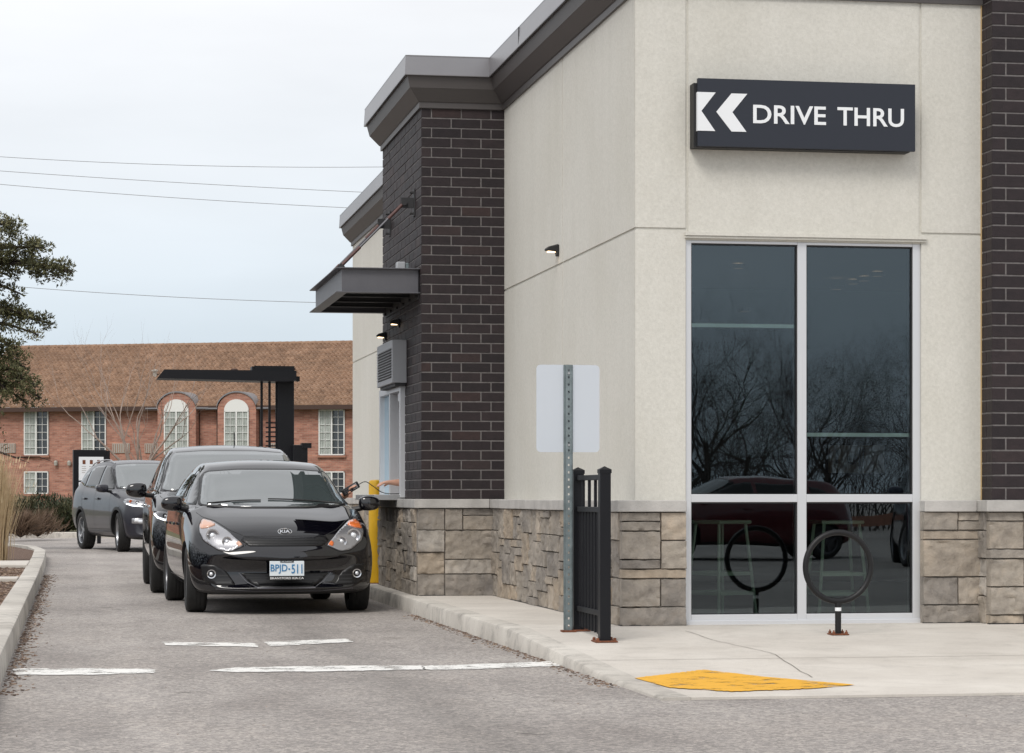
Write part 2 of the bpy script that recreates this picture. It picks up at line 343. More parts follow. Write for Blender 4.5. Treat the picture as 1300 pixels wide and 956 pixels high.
def text_mesh(name, body, mat, parent, size=1, extrude=.003, width=None, height=None, space=1.0, off=0):
    """Lettering in the local XZ plane facing -Y, left bottom at the origin."""
    cu = bpy.data.curves.new(name, 'FONT'); cu.body = body; cu.size = size; cu.extrude = 0; cu.space_character = space; cu.offset = off
    cu.resolution_u = 4
    t = bpy.data.objects.new('tmp', cu); COL.objects.link(t)
    dg = bpy.context.evaluated_depsgraph_get(); dg.update()
    me = bpy.data.meshes.new_from_object(t.evaluated_get(dg)); bpy.data.objects.remove(t)
    co = np.empty(len(me.vertices)*3); me.vertices.foreach_get('co', co); co = co.reshape(-1, 3)
    mn, mx = co.min(0), co.max(0); sx = sy = 1
    if width: sx = width/(mx[0]-mn[0])
    if height: sy = height/(mx[1]-mn[1])
    n = np.zeros_like(co); n[:, 0] = (co[:, 0]-mn[0])*sx; n[:, 2] = (co[:, 1]-mn[1])*sy
    me.vertices.foreach_set('co', n.ravel())
    me.materials.clear(); me.materials.append(M(mat)); me.name = name; me.polygons.foreach_set('use_smooth', [False]*len(me.polygons))
    bm = bmesh.new(); bm.from_mesh(me); bmesh.ops.recalc_face_normals(bm, faces=bm.faces)
    r = bmesh.ops.extrude_face_region(bm, geom=list(bm.faces)); vs = [e for e in r['geom'] if isinstance(e, bmesh.types.BMVert)]
    bmesh.ops.translate(bm, verts=vs, vec=(0, -extrude, 0)); bmesh.ops.recalc_face_normals(bm, faces=bm.faces)
    bm.to_mesh(me); bm.free()
    o = bpy.data.objects.new(name, me); COL.objects.link(o); o.parent = parent
    return o

# ================================================================= THE GROUND
def sidewalk_z(Y):
    ys = [10, 12.6, 13.8, 14.5, 15.4, 17.3, 90]; zs = [.012, .014, .022, .042, .072, .13, .13]
    return float(np.interp(Y, ys, zs))
g = MB(); g.add([(-400, -300, 0), (400, -300, 0), (400, 500, 0), (-400, 500, 0)], [(0, 1, 2, 3)])
tag(g.build('ground', 'asphalt'), 'grey worn asphalt of drive lane and car park', 'ground', kind='structure')
KX = 3.02
sw = MB(); ys = [12.6, 13.2, 13.8, 14.2, 14.5, 15, 15.4, 16, 16.6, 17.3, 20, 24, 28, 32, 38]
for a, b_ in zip(ys[:-1], ys[1:]):
    za, zb = sidewalk_z(a)+.001, sidewalk_z(b_)+.001; X1 = 30
    sw.add([(KX+.152, a, za), (X1, a, za), (X1, b_, zb), (KX+.152, b_, zb)], [(0, 1, 2, 3)])
sw.add([(KX+.152, 12.6, 0.001), (30, 12.6, .001), (30, 12.6, .015), (KX+.152, 12.6, .015)], [(0, 1, 2, 3)])
tag(sw.build('pavement', 'concrete'), 'pale concrete pavement beside restaurant', 'pavement', kind='structure')
# joints and cracks cut in the pavement
jt = MB()
def groove(pts, w):
    for (a, b_) in zip(pts[:-1], pts[1:]):
        a2, b2 = Vector(a), Vector(b_); n = (b2-a2).normalized(); n = Vector((-n.y, n.x))*w/2
        q = [a2-n, b2-n, b2+n, a2+n]; jt.add([(p.x, p.y, sidewalk_z(p.y)+.0045) for p in q], [(0, 1, 2, 3)])
for Y in (14.9, 17.32):
    groove([(KX+.16+i*.5, Y) for i in range(0, 30)], .008)
cr = [G(870, 801, .12), G(905, 812, .1), G(945, 820, .09), G(985, 832, .06), G(1010, 848, .04), G(1040, 862, .03)]
cr2 = []
for i, (a, b_) in enumerate(zip(cr[:-1], cr[1:])):
    for k in range(4):
        t = k/4; cr2.append((a[0]*(1-t)+b_[0]*t+random.uniform(-.01, .01), a[1]*(1-t)+b_[1]*t+random.uniform(-.02, .02)))
groove(cr2, .005)
simple('joint_dark', (.16, .14, .12), .9)
tag(jt.build('pavement_joints', 'joint_dark'), 'dark joints and crack in the concrete pavement', 'joints', kind='structure')
# right kerb: ramps down toward the camera
kb = MB(); yk = [12.6, 13.2, 13.8, 14.2, 14.5, 15, 15.4, 16, 16.6, 17.3, 19, 21, 23, 25, 27, 29, 31, 33, 35, 38]
rows = []
for Y in yk:
    z = sidewalk_z(Y)+.003; r_ = min(.02, z*.4)
    rows.append([(KX-.012, Y, -.01), (KX-.004, Y, z-r_), (KX+.004, Y, z-r_*.3), (KX+r_, Y, z), (KX+.15, Y, z), (KX+.15, Y, -.01)])
for i in range(len(rows)-1):
    kb.add(rows[i]+rows[i+1], [(j, j+1, 6+j+1, 6+j) for j in range(5)])
kb.add(rows[0], [(0, 1, 2, 3, 4, 5)])
tag(kb.build('kerb', 'kerb_concrete', smooth=True), 'concrete kerb between drive lane and restaurant', 'kerb', kind='structure')
# gutter grime along the kerb and debris
# left planting island with kerb
def path_strip(path, prof, closed=False):
    """sweep prof [(offset, z)] along plan path; offset to the right of travel"""
    out = []; n = len(path)
    for i, p in enumerate(path):
        p = Vector(p)
        d0 = (Vector(path[i])-Vector(path[i-1])).normalized() if i > 0 or closed else None
        d1 = (Vector(path[(i+1) % n])-Vector(path[i])).normalized() if i < n-1 or closed else None
        d0 = d0 or d1; d1 = d1 or d0
        n0 = Vector((d0.y, -d0.x)); n1 = Vector((d1.y, -d1.x)); mm = (n0+n1); mm = mm/ max(.3, mm.dot(n0))
        out.append([(p.x+mm.x*o_, p.y+mm.y*o_, z) for o_, z in prof])
    return out
def sweep(mb, path, prof, closed_prof=False, caps=True):
    rows = path_strip(path, prof); m = len(prof)
    for i in range(len(rows)-1):
        mb.add(rows[i]+rows[i+1], [(j, (j+1) % m, m+(j+1) % m, m+j) for j in range(m if closed_prof else m-1)])
    if caps and closed_prof:
        mb.add(rows[0], [tuple(range(m))]); mb.add(rows[-1], [tuple(range(m-1, -1, -1))])
LX = -.41
isl = [(LX, 9.5), (LX, 14), (LX, 18), (LX, 24), (LX, 30), (LX-.02, 38), (LX-.06, 43), (LX-.25, 46), (LX-.65, 48), (LX-1.4, 49.2), (LX-3, 49.8), (LX-12, 50.0)]
ik = MB(); sweep(ik, isl, [(0, -.01), (-.008, .12), (-.016, .143), (-.035, .15), (-.20, .15), (-.20, .08)])
tag(ik.build('island_kerb', 'kerb_concrete', smooth=True), 'pale concrete kerb round the planting island', 'kerb', kind='structure')
mb = MB(); mb.add([(LX-.15, 9.5, .12), (LX-.15, 40, .12), (LX-.2, 43, .12), (LX-.75, 47.3, .12), (LX-2.8, 49.5, .12), (-30, 49.8, .12), (-30, 9.5, .12)], [(0, 1, 2, 3, 4, 5, 6)])
tag(mb.build('mulch_bed', 'mulch'), 'brown bark mulch in planting island', 'mulch', kind='structure')
# concrete cross strips in the island
for (ya, yb, xa) in ((33.0, 35.2, LX-.2), (27.6, 28.3, LX-.2)):
    s_ = MB(); s_.box(-14, xa-.003, ya, yb, .05, .165)
    tag(s_.build('path', 'concrete', bevel=.01), 'pale concrete strip crossing the mulch bed', 'path', kind='structure')
# gravelly debris beside kerbs, mulch chips
def chips(name, n, fn, smin, smax, mat, label):
    m_ = MB()
    for i in range(n):
        x, y, z = fn(); s = random.uniform(smin, smax); a = random.uniform(0, 6.28); m_.ct = random.random()
        ax = Vector((math.cos(a), math.sin(a), random.uniform(-.3, .3)))*s; ay = Vector((-math.sin(a), math.cos(a), random.uniform(-.3, .3)))*s*random.uniform(.25, .6)
        m_.obox((x, y, z+s*.15), ax, ay, (0, 0, s*.15))
    return tag(m_.build(name, mat), label, name.replace('_', ' '), kind='stuff')
chips('kerb_debris', 1500, lambda: (LX+.015+abs(random.gauss(0, .06)), random.uniform(13.5, 34), 0), .004, .016, 'chip', 'dry leaf litter and grit along the left kerb')
chips('gutter_debris', 900, lambda: (KX-.02-abs(random.gauss(0, .05)), random.uniform(13.5, 22), 0), .004, .012, 'chip', 'small grit lying along the right kerb gutter')
chips('bark_mulch', 9000, lambda: (LX-.22-random.uniform(0, 1)**1.6*2.2, random.uniform(15, 33), .12), .012, .035, 'chip', 'loose bark chips in the planting bed')
# loose stones on the lane
chips('road_grit', 500, lambda: (random.uniform(-.3, 9), random.uniform(11, 24), 0 if random.random() < 0 else 0), .002, .006, 'chip', 'scattered grit on the asphalt lane')
# road markings
def mark(poly, zoff=.004, mat='road_paint_white', onwalk=False):
    m_ = MB(); P_ = []
    for p in poly:
        if onwalk: z = .03; X, Y = G(*p, z); z = sidewalk_z(Y); X, Y = G(*p, z); z = sidewalk_z(Y)+.006
        else: X, Y = G(*p); z = zoff
        P_.append((X, Y, z))
    D_ = []
    for a, b_ in zip(P_, P_[1:]+P_[:1]):
        a, b_ = Vector(a), Vector(b_); k = max(1, int((b_-a).length/.035))
        for j in range(k): D_.append(a.lerp(b_, j/k)+Vector((random.uniform(-.012, .012), random.uniform(-.022, .022), 0)))
    m_.add([tuple(p) for p in D_], [tuple(range(len(D_)))])
    return m_.build('road_marking', mat)
for poly in ([(18, 849.5), (110, 849), (196, 850), (198, 855), (110, 857.5), (18, 857)],
             [(265, 852), (300, 848), (420, 846), (536, 845.5), (540, 850.5), (420, 853), (300, 854)],
             [(535, 846), (600, 844), (705, 840), (711, 846), (600, 850.5), (538, 851)],
             [(205, 815.5), (322, 817), (329, 822), (210, 819.5)],
             [(335, 815.5), (440, 811.5), (449, 815.5), (342, 821)]):
    tag(mark(poly), 'worn white paint stripe across the drive lane, ' + ('left part of the long bar', 'middle of the long bar', 'right end of the long bar by the kerb', 'shorter stripe of the broken pair', 'right stripe of the broken pair')[sum(o.name.startswith('road_marking') for o in bpy.data.objects)-1], 'road marking', kind='structure')
# yellow painted ramp (follows the falling pavement)
yt = [G(805, 861, .026), G(893, 848, .05), G(1085, 869.5, .022)]; yb = [G(850, 874, .018), G(930, 879, .016), G(1030, 875, .018)]
m_ = MB(); rows_ = []
for i in range(2):
    for k in range(30):
        t = k/30; rows_.append((Vector(yt[i]).lerp(Vector(yt[i+1]), t)+Vector((0, random.uniform(-.015, .015))), Vector(yb[i]).lerp(Vector(yb[i+1]), t)+Vector((0, random.uniform(-.02, .02)))))
rows_.append((Vector(yt[2]), Vector(yb[2])))
for a, b_ in zip(rows_[:-1], rows_[1:]):
    for k in range(6):
        t0, t1 = k/6, (k+1)/6; q = [a[0].lerp(a[1], t0), a[0].lerp(a[1], t1), b_[0].lerp(b_[1], t1), b_[0].lerp(b_[1], t0)]
        m_.add([(p.x, p.y, sidewalk_z(p.y)+.006) for p in q], [(0, 1, 2, 3)])
tag(m_.build('road_marking', 'road_paint_yellow', merge=True), 'yellow painted patch on the pavement ramp', 'road marking', kind='structure')
# far kerb, verge
fk = MB(); sweep(fk, [(-40, 66), (-6, 64), (1.5, 63), (8, 62), (30, 60)], [(0, -.01), (0, .13), (-.02, .15), (-.18, .15), (-.18, .0)])
tag(fk.build('far_kerb', 'kerb_concrete'), 'pale kerb beyond the drive lane in front of the shrubs', 'kerb', kind='structure')
vg = MB(); vg.add([(-60, 67.4, .10), (-6, 64.2, .10), (1.5, 63.2, .10), (8, 62.2, .10), (40, 59.5, .10), (60, 140, .10), (-80, 160, .10)], [(0, 1, 2, 3, 4, 5, 6)])
tag(vg.build('verge', 'lawn'), 'dull winter lawn around the brick motel', 'lawn', kind='structure')

# ================================================================= THE RESTAURANT
SX, SY = 3.876, 17.44          # stone faces of the front left corner
EX, EY = 3.99, 17.50           # stucco faces
TX, TY = 3.159, 23.0           # stone faces of the drive-through bay
BX, BY = 3.20, 23.04           # its brick faces
TE = 26.0                      # far end of the bay
BACK = 36.0
GZ = .13; CAP0, CAP1 = .95, 1.035; WTOP = 4.70
WX0, WX1, WZ1 = 4.368, 6.153, 2.925
PX0 = 6.62                     # pilaster left side
PY = 17.29
rest = thing('restaurant', 'single storey drive-through restaurant of pale stucco, dark brick and stone base', 'building', (EX, EY, 0))
RL = (-EX, -EY, 0)
def part(mb, name, mats, parent=None, **k):
    o = mb.build(name, mats, parent or rest, **k)
    if parent is None or parent == rest: o.location = RL
    return o

# stucco walls: backing plane with raised panels
mb = MB()
T = .010; J = .010
def panel_front(x0, x1, z0, z1, y=EY):
    mb.box(x0+J, x1-J, y, y+T, z0+J, z1-J)
def panel_side(y0, y1, z0, z1, x=EX):
    mb.box(x, x+T, y0+J, y1-J, z0+J, z1-J)
JZ = 3.0
# front backing (around the window)
mb.box(EX+T, WX0, EY+T, EY+.25, GZ-.1, WTOP+.3); mb.box(WX1, PX0+.1, EY+T, EY+.25, GZ-.1, WTOP+.3)
mb.box(WX0, WX1, EY+T, EY+.25, WZ1, WTOP+.3)
mb.box(EX, WX0, EY, EY+T, CAP1-.02, CAP1+.004) if False else None
VJ0, VJ1 = XatY(872, EY), XatY(1168, EY)
panel_front(EX-J, VJ0, CAP1-.03, JZ); panel_front(EX-J, VJ0, JZ, WTOP+.1)
panel_front(VJ0, VJ1, WZ1+.02, WTOP+.1)
panel_front(VJ1, PX0+.02, CAP1-.03, JZ); panel_front(VJ1, PX0+.02, JZ, WTOP+.1)
# side walls
mb.box(EX+T, EX+.25, EY+.25, BACK-.25, 0, WTOP+.3)
VJY = YatX(714, EX)
segs = [(EY+T+J, VJY), (VJY, BY+.05)]
for a, b_ in segs:
    panel_side(a-J if a == EY+T+J else a, b_, CAP1-.03, JZ); panel_side(a-J if a == EY+T+J else a, b_, JZ, WTOP+.1)
panel_side(TE-.02, 31, CAP1-.03, JZ); panel_side(TE-.02, 31, JZ, WTOP+.1); panel_side(31, BACK, CAP1-.03, JZ); panel_side(31, BACK, JZ, WTOP+.1)
# the rest of the shell
mb.box(EX+T, 16, BACK-.25, BACK, 0, WTOP+.3)
mb.box(15.75, 16, EY+.3, BACK-.25, 0, WTOP+.3)
mb.box(PX0+.1, 15.75, EY+.02, EY+.25, 0, WTOP+.3)
part(mb, 'wall', 'stucco')
mb = MB(); mb.box(EX+.25, 15.75, EY+.25, BACK-.25, WTOP+.1, WTOP+.3); part(mb, 'roof', 'steel_dark')
# bay core
mb = MB()
WY0, WY1 = 24.22, 25.88; WB, WT = 1.05, 2.17     # service window opening
mb.box(BX+.006, EX+.1, BY+.006, BY+.2, GZ-.05, WTOP+.3)
mb.box(BX+.006, EX+.1, TE-.10, TE-.006, GZ-.05, WTOP+.3)
mb.box(BX+.006, BX+.2, BY+.2, WY0, GZ-.05, WTOP+.3); mb.box(BX+.006, BX+.2, WY1, TE-.1, GZ-.05, WTOP+.3)
mb.box(BX+.006, BX+.2, WY0, WY1, GZ-.05, WB); mb.box(BX+.006, BX+.2, WY0, WY1, WT, WTOP+.3)
mb.box(BX+.2, EX+.02, BY+.2, TE-.1, WTOP, WTOP+.2)
part(mb, 'mortar_backing', 'mortar'); mb = MB()
# pilaster core
mb.box(PX0+.006, PX0+1.5, PY+.006, EY+.02, GZ-.05, 7.2)
part(mb, 'mortar_backing', 'mortar')

# --- brick cladding built brick by brick
BL, BHH, GP = .283, .09165, .0125
def bricks(mb, o, u, n, width, z0, rows, start, holes=(), dth=.022):
    o = Vector(o); u = Vector(u); n = Vector(n)
    for r in range(rows):
        z = z0 + r*BHH; x = 0; first = start[r % 2]
        L_ = first
        while x < width-1e-4:
            e = min(x+L_, width); a, b_ = x + (GP/2 if x > 0 else 0), e - (GP/2 if e < width-1e-4 else 0)
            sp = [(a, b_)]
            for (h0, h1, hz0, hz1) in holes:
                if z+BHH > hz0+.02 and z < hz1-.02:
                    ns = []
                    for s0, s1 in sp:
                        if s1 <= h0 or s0 >= h1: ns.append((s0, s1)); continue
                        if s0 < h0: ns.append((s0, h0))
                        if s1 > h1: ns.append((h1, s1))
                    sp = ns
            for s0, s1 in sp:
                if s1-s0 < .012: continue
                w = random.uniform(-.0012, .0012); mb.ct = min(1, max(0, random.gauss(.42, .2))) if random.random() > .03 else .97
                j = random.uniform(-.001, .001); c = .0025
                za, zb = z+GP/2+j, z+BHH-GP/2+j
                P = lambda uu, zz, nn: o + u*uu + n*nn + Vector((0, 0, zz))
                vs = [P(s0, za, w-c), P(s1, za, w-c), P(s1, zb, w-c), P(s0, zb, w-c),
                      P(s0+c, za+c, w), P(s1-c, za+c, w), P(s1-c, zb-c, w), P(s0+c, zb-c, w),
                      P(s0, za, -dth), P(s1, za, -dth), P(s1, zb, -dth), P(s0, zb, -dth)]
                mb.add(vs, [(4,5,6,7),(0,1,5,4),(1,2,6,5),(2,3,7,6),(3,0,4,7),(8,9,1,0),(9,10,2,1),(10,11,3,2),(11,8,0,3)])
            x = e; L_ = BL
mb = MB(); hd = .096
bricks(mb, (BX, BY, 0), (1, 0, 0), (0, -1, 0), EX-BX, CAP1, 40, (BL, hd))
bricks(mb, (BX, BY+.002, 0), (0, 1, 0), (-1, 0, 0), TE-BY-.002, CAP1, 40, (hd, BL), holes=[(WY0-BY, WY1-BY, WB, WT)])
bricks(mb, (BX, TE, 0), (1, 0, 0), (0, 1, 0), EX-BX, CAP1, 40, (BL, hd))
part(mb, 'brick_cladding', 'dark_brick')
mb = MB()
bricks(mb, (PX0, PY, 0), (1, 0, 0), (0, -1, 0), 1.45, CAP1, 68, (BL*.38, BL))
bricks(mb, (PX0, PY+.002, 0), (0, 1, 0), (-1, 0, 0), EY-PY-.002, CAP1, 68, (EY-PY, .115))
part(mb, 'brick_pilaster', 'dark_brick')

# --- rough ashlar stone base, stone by stone
def ashlar(mb, o, u, n, width, z0, h, uu=.088, hu=.0683, seed=1, wmax=6, hole=None, dth=.07):
    rnd = random.Random(seed); o = Vector(o); u = Vector(u); n = Vector(n)
    nc = max(1, round(width/uu)); nr = max(1, round(h/hu)); uu = width/nc; hu = h/nr
    occ = [[False]*nc for _ in range(nr)]
    for r in range(nr):
        for c in range(nc):
            if occ[r][c]: continue
            hh = rnd.choice([1, 2, 2, 3, 3, 4]); ww = rnd.choice([2, 3, 3, 4, 5, 6]) if hh < 4 else rnd.choice([3, 4, 6])
            ww = min(ww, wmax); hh = min(hh, nr-r)
            if nr-r-hh == 1 and rnd.random() < .5: hh += 1
            w2 = 0
            while w2 < ww and c+w2 < nc and not occ[r][c+w2]: w2 += 1
            if c+w2 < nc and not occ[r][c+w2] and (c+w2+1 >= nc or occ[r][c+w2+1]): w2 += 1
            for i in range(r, r+hh):
                for j in range(c, c+w2): occ[i][j] = True
            x0, x1, z_0, z_1 = c*uu, (c+w2)*uu, z0+r*hu, z0+(r+hh)*hu
            if hole and x1 > hole[0] and x0 < hole[1] and z_1 > hole[2]: continue
            g_ = .0035; x0 += g_; x1 -= g_; z_0 += g_; z_1 -= g_
            if c == 0: x0 -= g_
            if c+w2 >= nc: x1 += g_
            mb.ct = min(1, max(0, rnd.gauss(.5, .26))); base = rnd.uniform(-.005, .020); tl = rnd.uniform(-.006, .006); tv = rnd.uniform(-.006, .006)
            nx = max(4, int((x1-x0)/.016)); nz = max(4, int((z_1-z_0)/.016)); off = rnd.uniform(0, 100)
            SS = [0]+[.0035/(x1-x0)+(1-.007/(x1-x0))*i/(nx-2) for i in range(nx-1)]+[1]; TT = [0]+[.0035/(z_1-z_0)+(1-.007/(z_1-z_0))*i/(nz-2) for i in range(nz-1)]+[1]
            vs = []
            for iz in range(nz+1):
                for ix in range(nx+1):
                    s, t = SS[ix], TT[iz]; x = x0+(x1-x0)*s; z = z_0+(z_1-z_0)*t
                    e = min(s, 1-s)*(x1-x0); e2 = min(t, 1-t)*(z_1-z_0); ee = min(e, e2)
                    q = noise.noise((x*7+off, z*9, off))*.011 + abs(noise.noise((x*12+z*8+off, z*14-x*5, off+7)))*.024 + noise.noise((x*40, z*44+off, 3))*.009
                    dd = base + (s-.5)*tl + (t-.5)*tv + q + (-.011 if ee < 1e-6 else 0) - .002
                    jx = noise.noise((x*20, z*20, off))*.004 if ee < 1e-6 else 0
                    p = o + u*(x+jx*(0 if c == 0 or c+w2 >= nc else 1)) + n*dd; vs.append((p.x, p.y, z+jx))
            fs = [(iz*(nx+1)+ix, iz*(nx+1)+ix+1, (iz+1)*(nx+1)+ix+1, (iz+1)*(nx+1)+ix) for iz in range(nz) for ix in range(nx)]
            bd = [ix for ix in range(nx+1)] + [iz*(nx+1)+nx for iz in range(1, nz+1)] + [nz*(nx+1)+ix for ix in range(nx-1, -1, -1)] + [iz*(nx+1) for iz in range(nz-1, 0, -1)]
            nb = len(vs)
            for i in bd:
                p = Vector(vs[i]); k = (p-o).dot(n); p = p - n*(k+dth); vs.append(tuple(p))
            m_ = len(bd); fs += [(bd[i], nb+i, nb+(i+1) % m_, bd[(i+1) % m_]) for i in range(m_)]
            mb.add(vs, fs)
H0 = GZ-.002; SH = CAP0-H0
mb = MB()
ashlar(mb, (SX, SY, 0), (1, 0, 0), (0, -1, 0), XatY(871, SY)-SX, H0, SH, seed=3)
ashlar(mb, (SX, SY+.07, 0), (0, 1, 0), (-1, 0, 0), TY-SY-.07, H0, SH, seed=8, wmax=5)
ashlar(mb, (TX, TY, 0), (1, 0, 0), (0, -1, 0), SX-TX+.05, H0, SH, seed=12)
ashlar(mb, (TX, TY+.07, 0), (0, 1, 0), (-1, 0, 0), TE-TY-.07, H0, SH, seed=15, wmax=5)
ashlar(mb, (TX, TE+.03, 0), (1, 0, 0), (0, 1, 0), SX-TX+.05, H0, SH, seed=16, wmax=5)
ashlar(mb, (SX, TE, 0), (0, 1, 0), (-1, 0, 0), BACK-TE, H0, SH, seed=18, wmax=5)
SR0 = XatY(1172, SY)
part(mb, 'stone_cladding', 'stone', smooth=True, ang_=42); mb = MB()
ashlar(mb, (SR0, SY, 0), (1, 0, 0), (0, -1, 0), PX0-.03-SR0, H0, SH, seed=21)
PS = PX0-.035
ashlar(mb, (PS, PY-.045, 0), (1, 0, 0), (0, -1, 0), 1.5, H0, SH, seed=32)
ashlar(mb, (PS, PY-.045+.07, 0), (0, 1, 0), (-1, 0, 0), .13, H0, SH, seed=25, uu=.065)
part(mb, 'stone_cladding', 'stone', smooth=True, ang_=42)
mb = MB(); q = .017
mb.box(SX+q, XatY(871, SY), SY+q, EY+.03, GZ-.05, CAP0); mb.box(SX+q, EX+.03, SY+q, TY+.1, GZ-.05, CAP0-.001)
mb.box(TX+q, SX+.1, TY+q, TE, GZ-.05, CAP0-.002); mb.box(SX+q, EX+.03, TE-.05, BACK, GZ-.05, CAP0-.003)
part(mb, 'stone_backing', 'stone_mortar'); mb = MB()
mb.box(SR0+.003, PX0+.1, SY+q, EY+.03, GZ-.05, CAP0-.001); mb.box(PS+q, PX0+1.5, PY-.045+q, EY+.02, GZ-.05, CAP0-.002)
part(mb, 'stone_backing', 'stone_mortar')
# cap stones
mb = MB()
def caps(p, q_, n, depth, L=.62, ext0=0, ext1=0):
    p = Vector(p); q_ = Vector(q_); d = q_-p; Ld = d.length; d.normalize(); n = Vector(n)
    k = max(1, round(Ld/L)); step = Ld/k
    for i in range(k):
        a = i*step + .002; b_ = (i+1)*step-.002
        if i == 0: a = -ext0
        if i == k-1: b_ = Ld+ext1
        c = p + d*(a+b_)/2 - n*(depth/2-.035)
        mb.obox((c.x, c.y, (CAP0+CAP1)/2+random.uniform(-.0015, .0015)), (*(d*(b_-a)/2), 0), (*(n*depth/2), 0), (0, 0, (CAP1-CAP0)/2-.001))
caps((SX, SY), (XatY(870.5, SY), SY), (0, -1), .14, ext0=.035)
caps((SX, SY+.107), (SX, TY-.003), (-1, 0), .2)
part(mb, 'sill_cap', 'cap_stone', bevel=.006); mb = MB()
caps((TX, TY), (SX-.039, TY), (0, -1), .13, ext0=.035)
caps((TX, TY+.1), (TX, TE), (-1, 0), .13, ext1=.04)
part(mb, 'sill_cap', 'cap_stone', bevel=.006); mb = MB(); caps((SX, TE+.05), (SX, BACK), (-1, 0), .2); part(mb, 'sill_cap', 'cap_stone', bevel=.006); mb = MB()
part(mb, 'sill_cap', 'cap_stone', bevel=.006); mb = MB()
caps((SR0, SY), (PS-.037, SY), (0, -1), .14)
caps((PS, PY-.045), (PS+1.5, PY-.045), (0, -1), .14, ext0=.035); caps((PS, PY+.062), (PS, SY+.03), (-1, 0), .12, .3)
part(mb, 'sill_cap', 'cap_stone', bevel=.006)
# black drip membrane / flashing line at foot of the stone
mb = MB()
for (x0, x1, y0, y1) in ((SX-.012, XatY(871, SY), SY-.012, SY+.02), (SX-.012, SX+.02, SY, TY), (TX-.012, SX-.013, TY-.012, TY+.02), (TX-.012, TX+.02, TY+.021, TE), (SR0, PS, SY-.012, SY+.02), (PS-.01, PS+1.5, PY-.06, PY-.02)):
    mb.box(x0, x1, y0, y1, GZ-.02, GZ+.007)
part(mb, 'base_flashing', 'trim_black')

# --- cornice, swept round the plan
path = [(EX, BACK+.0), (EX, TE), (BX, TE), (BX, BY), (EX, BY), (EX, EY), (PX0, EY)]
path = [(16, BACK)] + path
# travelling this way the outside lies on the right-hand side
prof = [(.0, WTOP), (.022, WTOP), (.022, WTOP+.052), (.034, WTOP+.058), (.12, WTOP+.165), (.125, WTOP+.17), (.150, WTOP+.275), (.150, WTOP+.29), (0, WTOP+.29)]
mb = MB(); sweep(mb, path, [(-a, z) if False else (a, z) for a, z in prof], closed_prof=True); part(mb, 'cornice', 'cornice_metal')
prof = [(.150, WTOP+.287), (.178, WTOP+.277), (.180, WTOP+.283), (.170, WTOP+.45), (.172, WTOP+.462), (.150, WTOP+.468), (-.25, WTOP+.458), (-.25, WTOP+.26)]
mb = MB(); sweep(mb, path, prof, closed_prof=True); part(mb, 'coping', 'coping_metal')
for Y in (19.2, 21.3): mb = MB(); mb.obox((EX-.176, Y, WTOP+.365), (.003, 0, 0), (0, .006, 0), (0, 0, .09)); part(mb, 'coping_joint', 'steel_dark')
mb = MB(); mb.obox((3.83, BY-.176, WTOP+.37), (.005, 0, 0), (0, .004, 0), (0, 0, .095)); part(mb, 'coping_joint', 'steel_dark')
# window head flashing
mb = MB(); mb.box(XatY(869, EY), XatY(1175, EY), EY-.03, EY+.015, WZ1+.03, WZ1+.055); mb.box(XatY(869, EY), XatY(1175, EY), EY-.018, EY+.015, WZ1+.012, WZ1+.028)
part(mb, 'window_head_trim', 'stucco')
# sealant lines beside the pilaster
mb = MB(); mb.box(PX0-.010, PX0-.001, EY-.006, EY+.003, CAP1, WTOP)
simple('sealant', (.50, .36, .18), .7); part(mb, 'sealant_joint', 'sealant')

# --- big front window
win = thing('window', None, None); win.parent = rest; win.location = (WX0-EX, EY-EY, 0)
FY = .02     # frame front relative to the stucco face
def wpart(mb, name, mat, **k): o = mb.build(name, mat, win, **k); o.location = (-WX0, -EY, 0); return o
s = dep(5.2, EY)/F
def wz(py): return Zat(py, 5.2, EY)
gx = [XatY(p, EY) for p in (878.5, 1013.5, 1025, 1160)]
FZ0, FZ1 = GZ, WZ1; TR0, TR1 = wz(637.5), wz(627.5)
mb = MB(); y0, y1 = EY+FY, EY+FY+.12
mb.box(WX0, gx[0], y0, y1, FZ0, FZ1); mb.box(gx[3], WX1, y0, y1, FZ0, FZ1)
mb.box(gx[1], gx[2], y0+.001, y1, FZ0+.001, FZ1-.001)
for a, b_ in ((gx[0], gx[1]), (gx[2], gx[3])):
    mb.box(a, b_, y0+.002, y1, FZ0, wz(779.5)); mb.box(a, b_, y0+.002, y1, wz(310.5), FZ1); mb.box(a, b_, y0+.002, y1, TR0, TR1)
mb.box(WX0, WX1, y0-.02, y0+.0, FZ0-.005, FZ0+.03)
wpart(mb, 'window_frame', 'aluminium', bevel=.003)
mb = MB()
for a, b_ in ((gx[0], gx[1]), (gx[2], gx[3])):
    for z0, z1 in ((wz(779.5), TR0), (TR1, wz(310.5))):
        for (xa, xb, za, zb) in ((a, a+.007, z0, z1), (b_-.010, b_, z0, z1), (a+.007, b_-.01, z0, z0+.006), (a+.007, b_-.01, z1-.011, z1)):
            mb.box(xa, xb, y0+.014, y0+.036, za, zb)
wpart(mb, 'gasket', 'trim_black')
GY = y0+.03
for a, b_ in ((gx[0], gx[1]), (gx[2], gx[3])):
    for z0, z1 in ((wz(779.5), TR0), (TR1, wz(310.5))):
        mb = MB(); mb.add([(a+.002, GY, z0), (b_-.002, GY, z0), (b_-.002, GY, z1), (a+.002, GY, z1)], [(0, 1, 2, 3)])
        wpart(mb, 'pane', 'shop_glass')
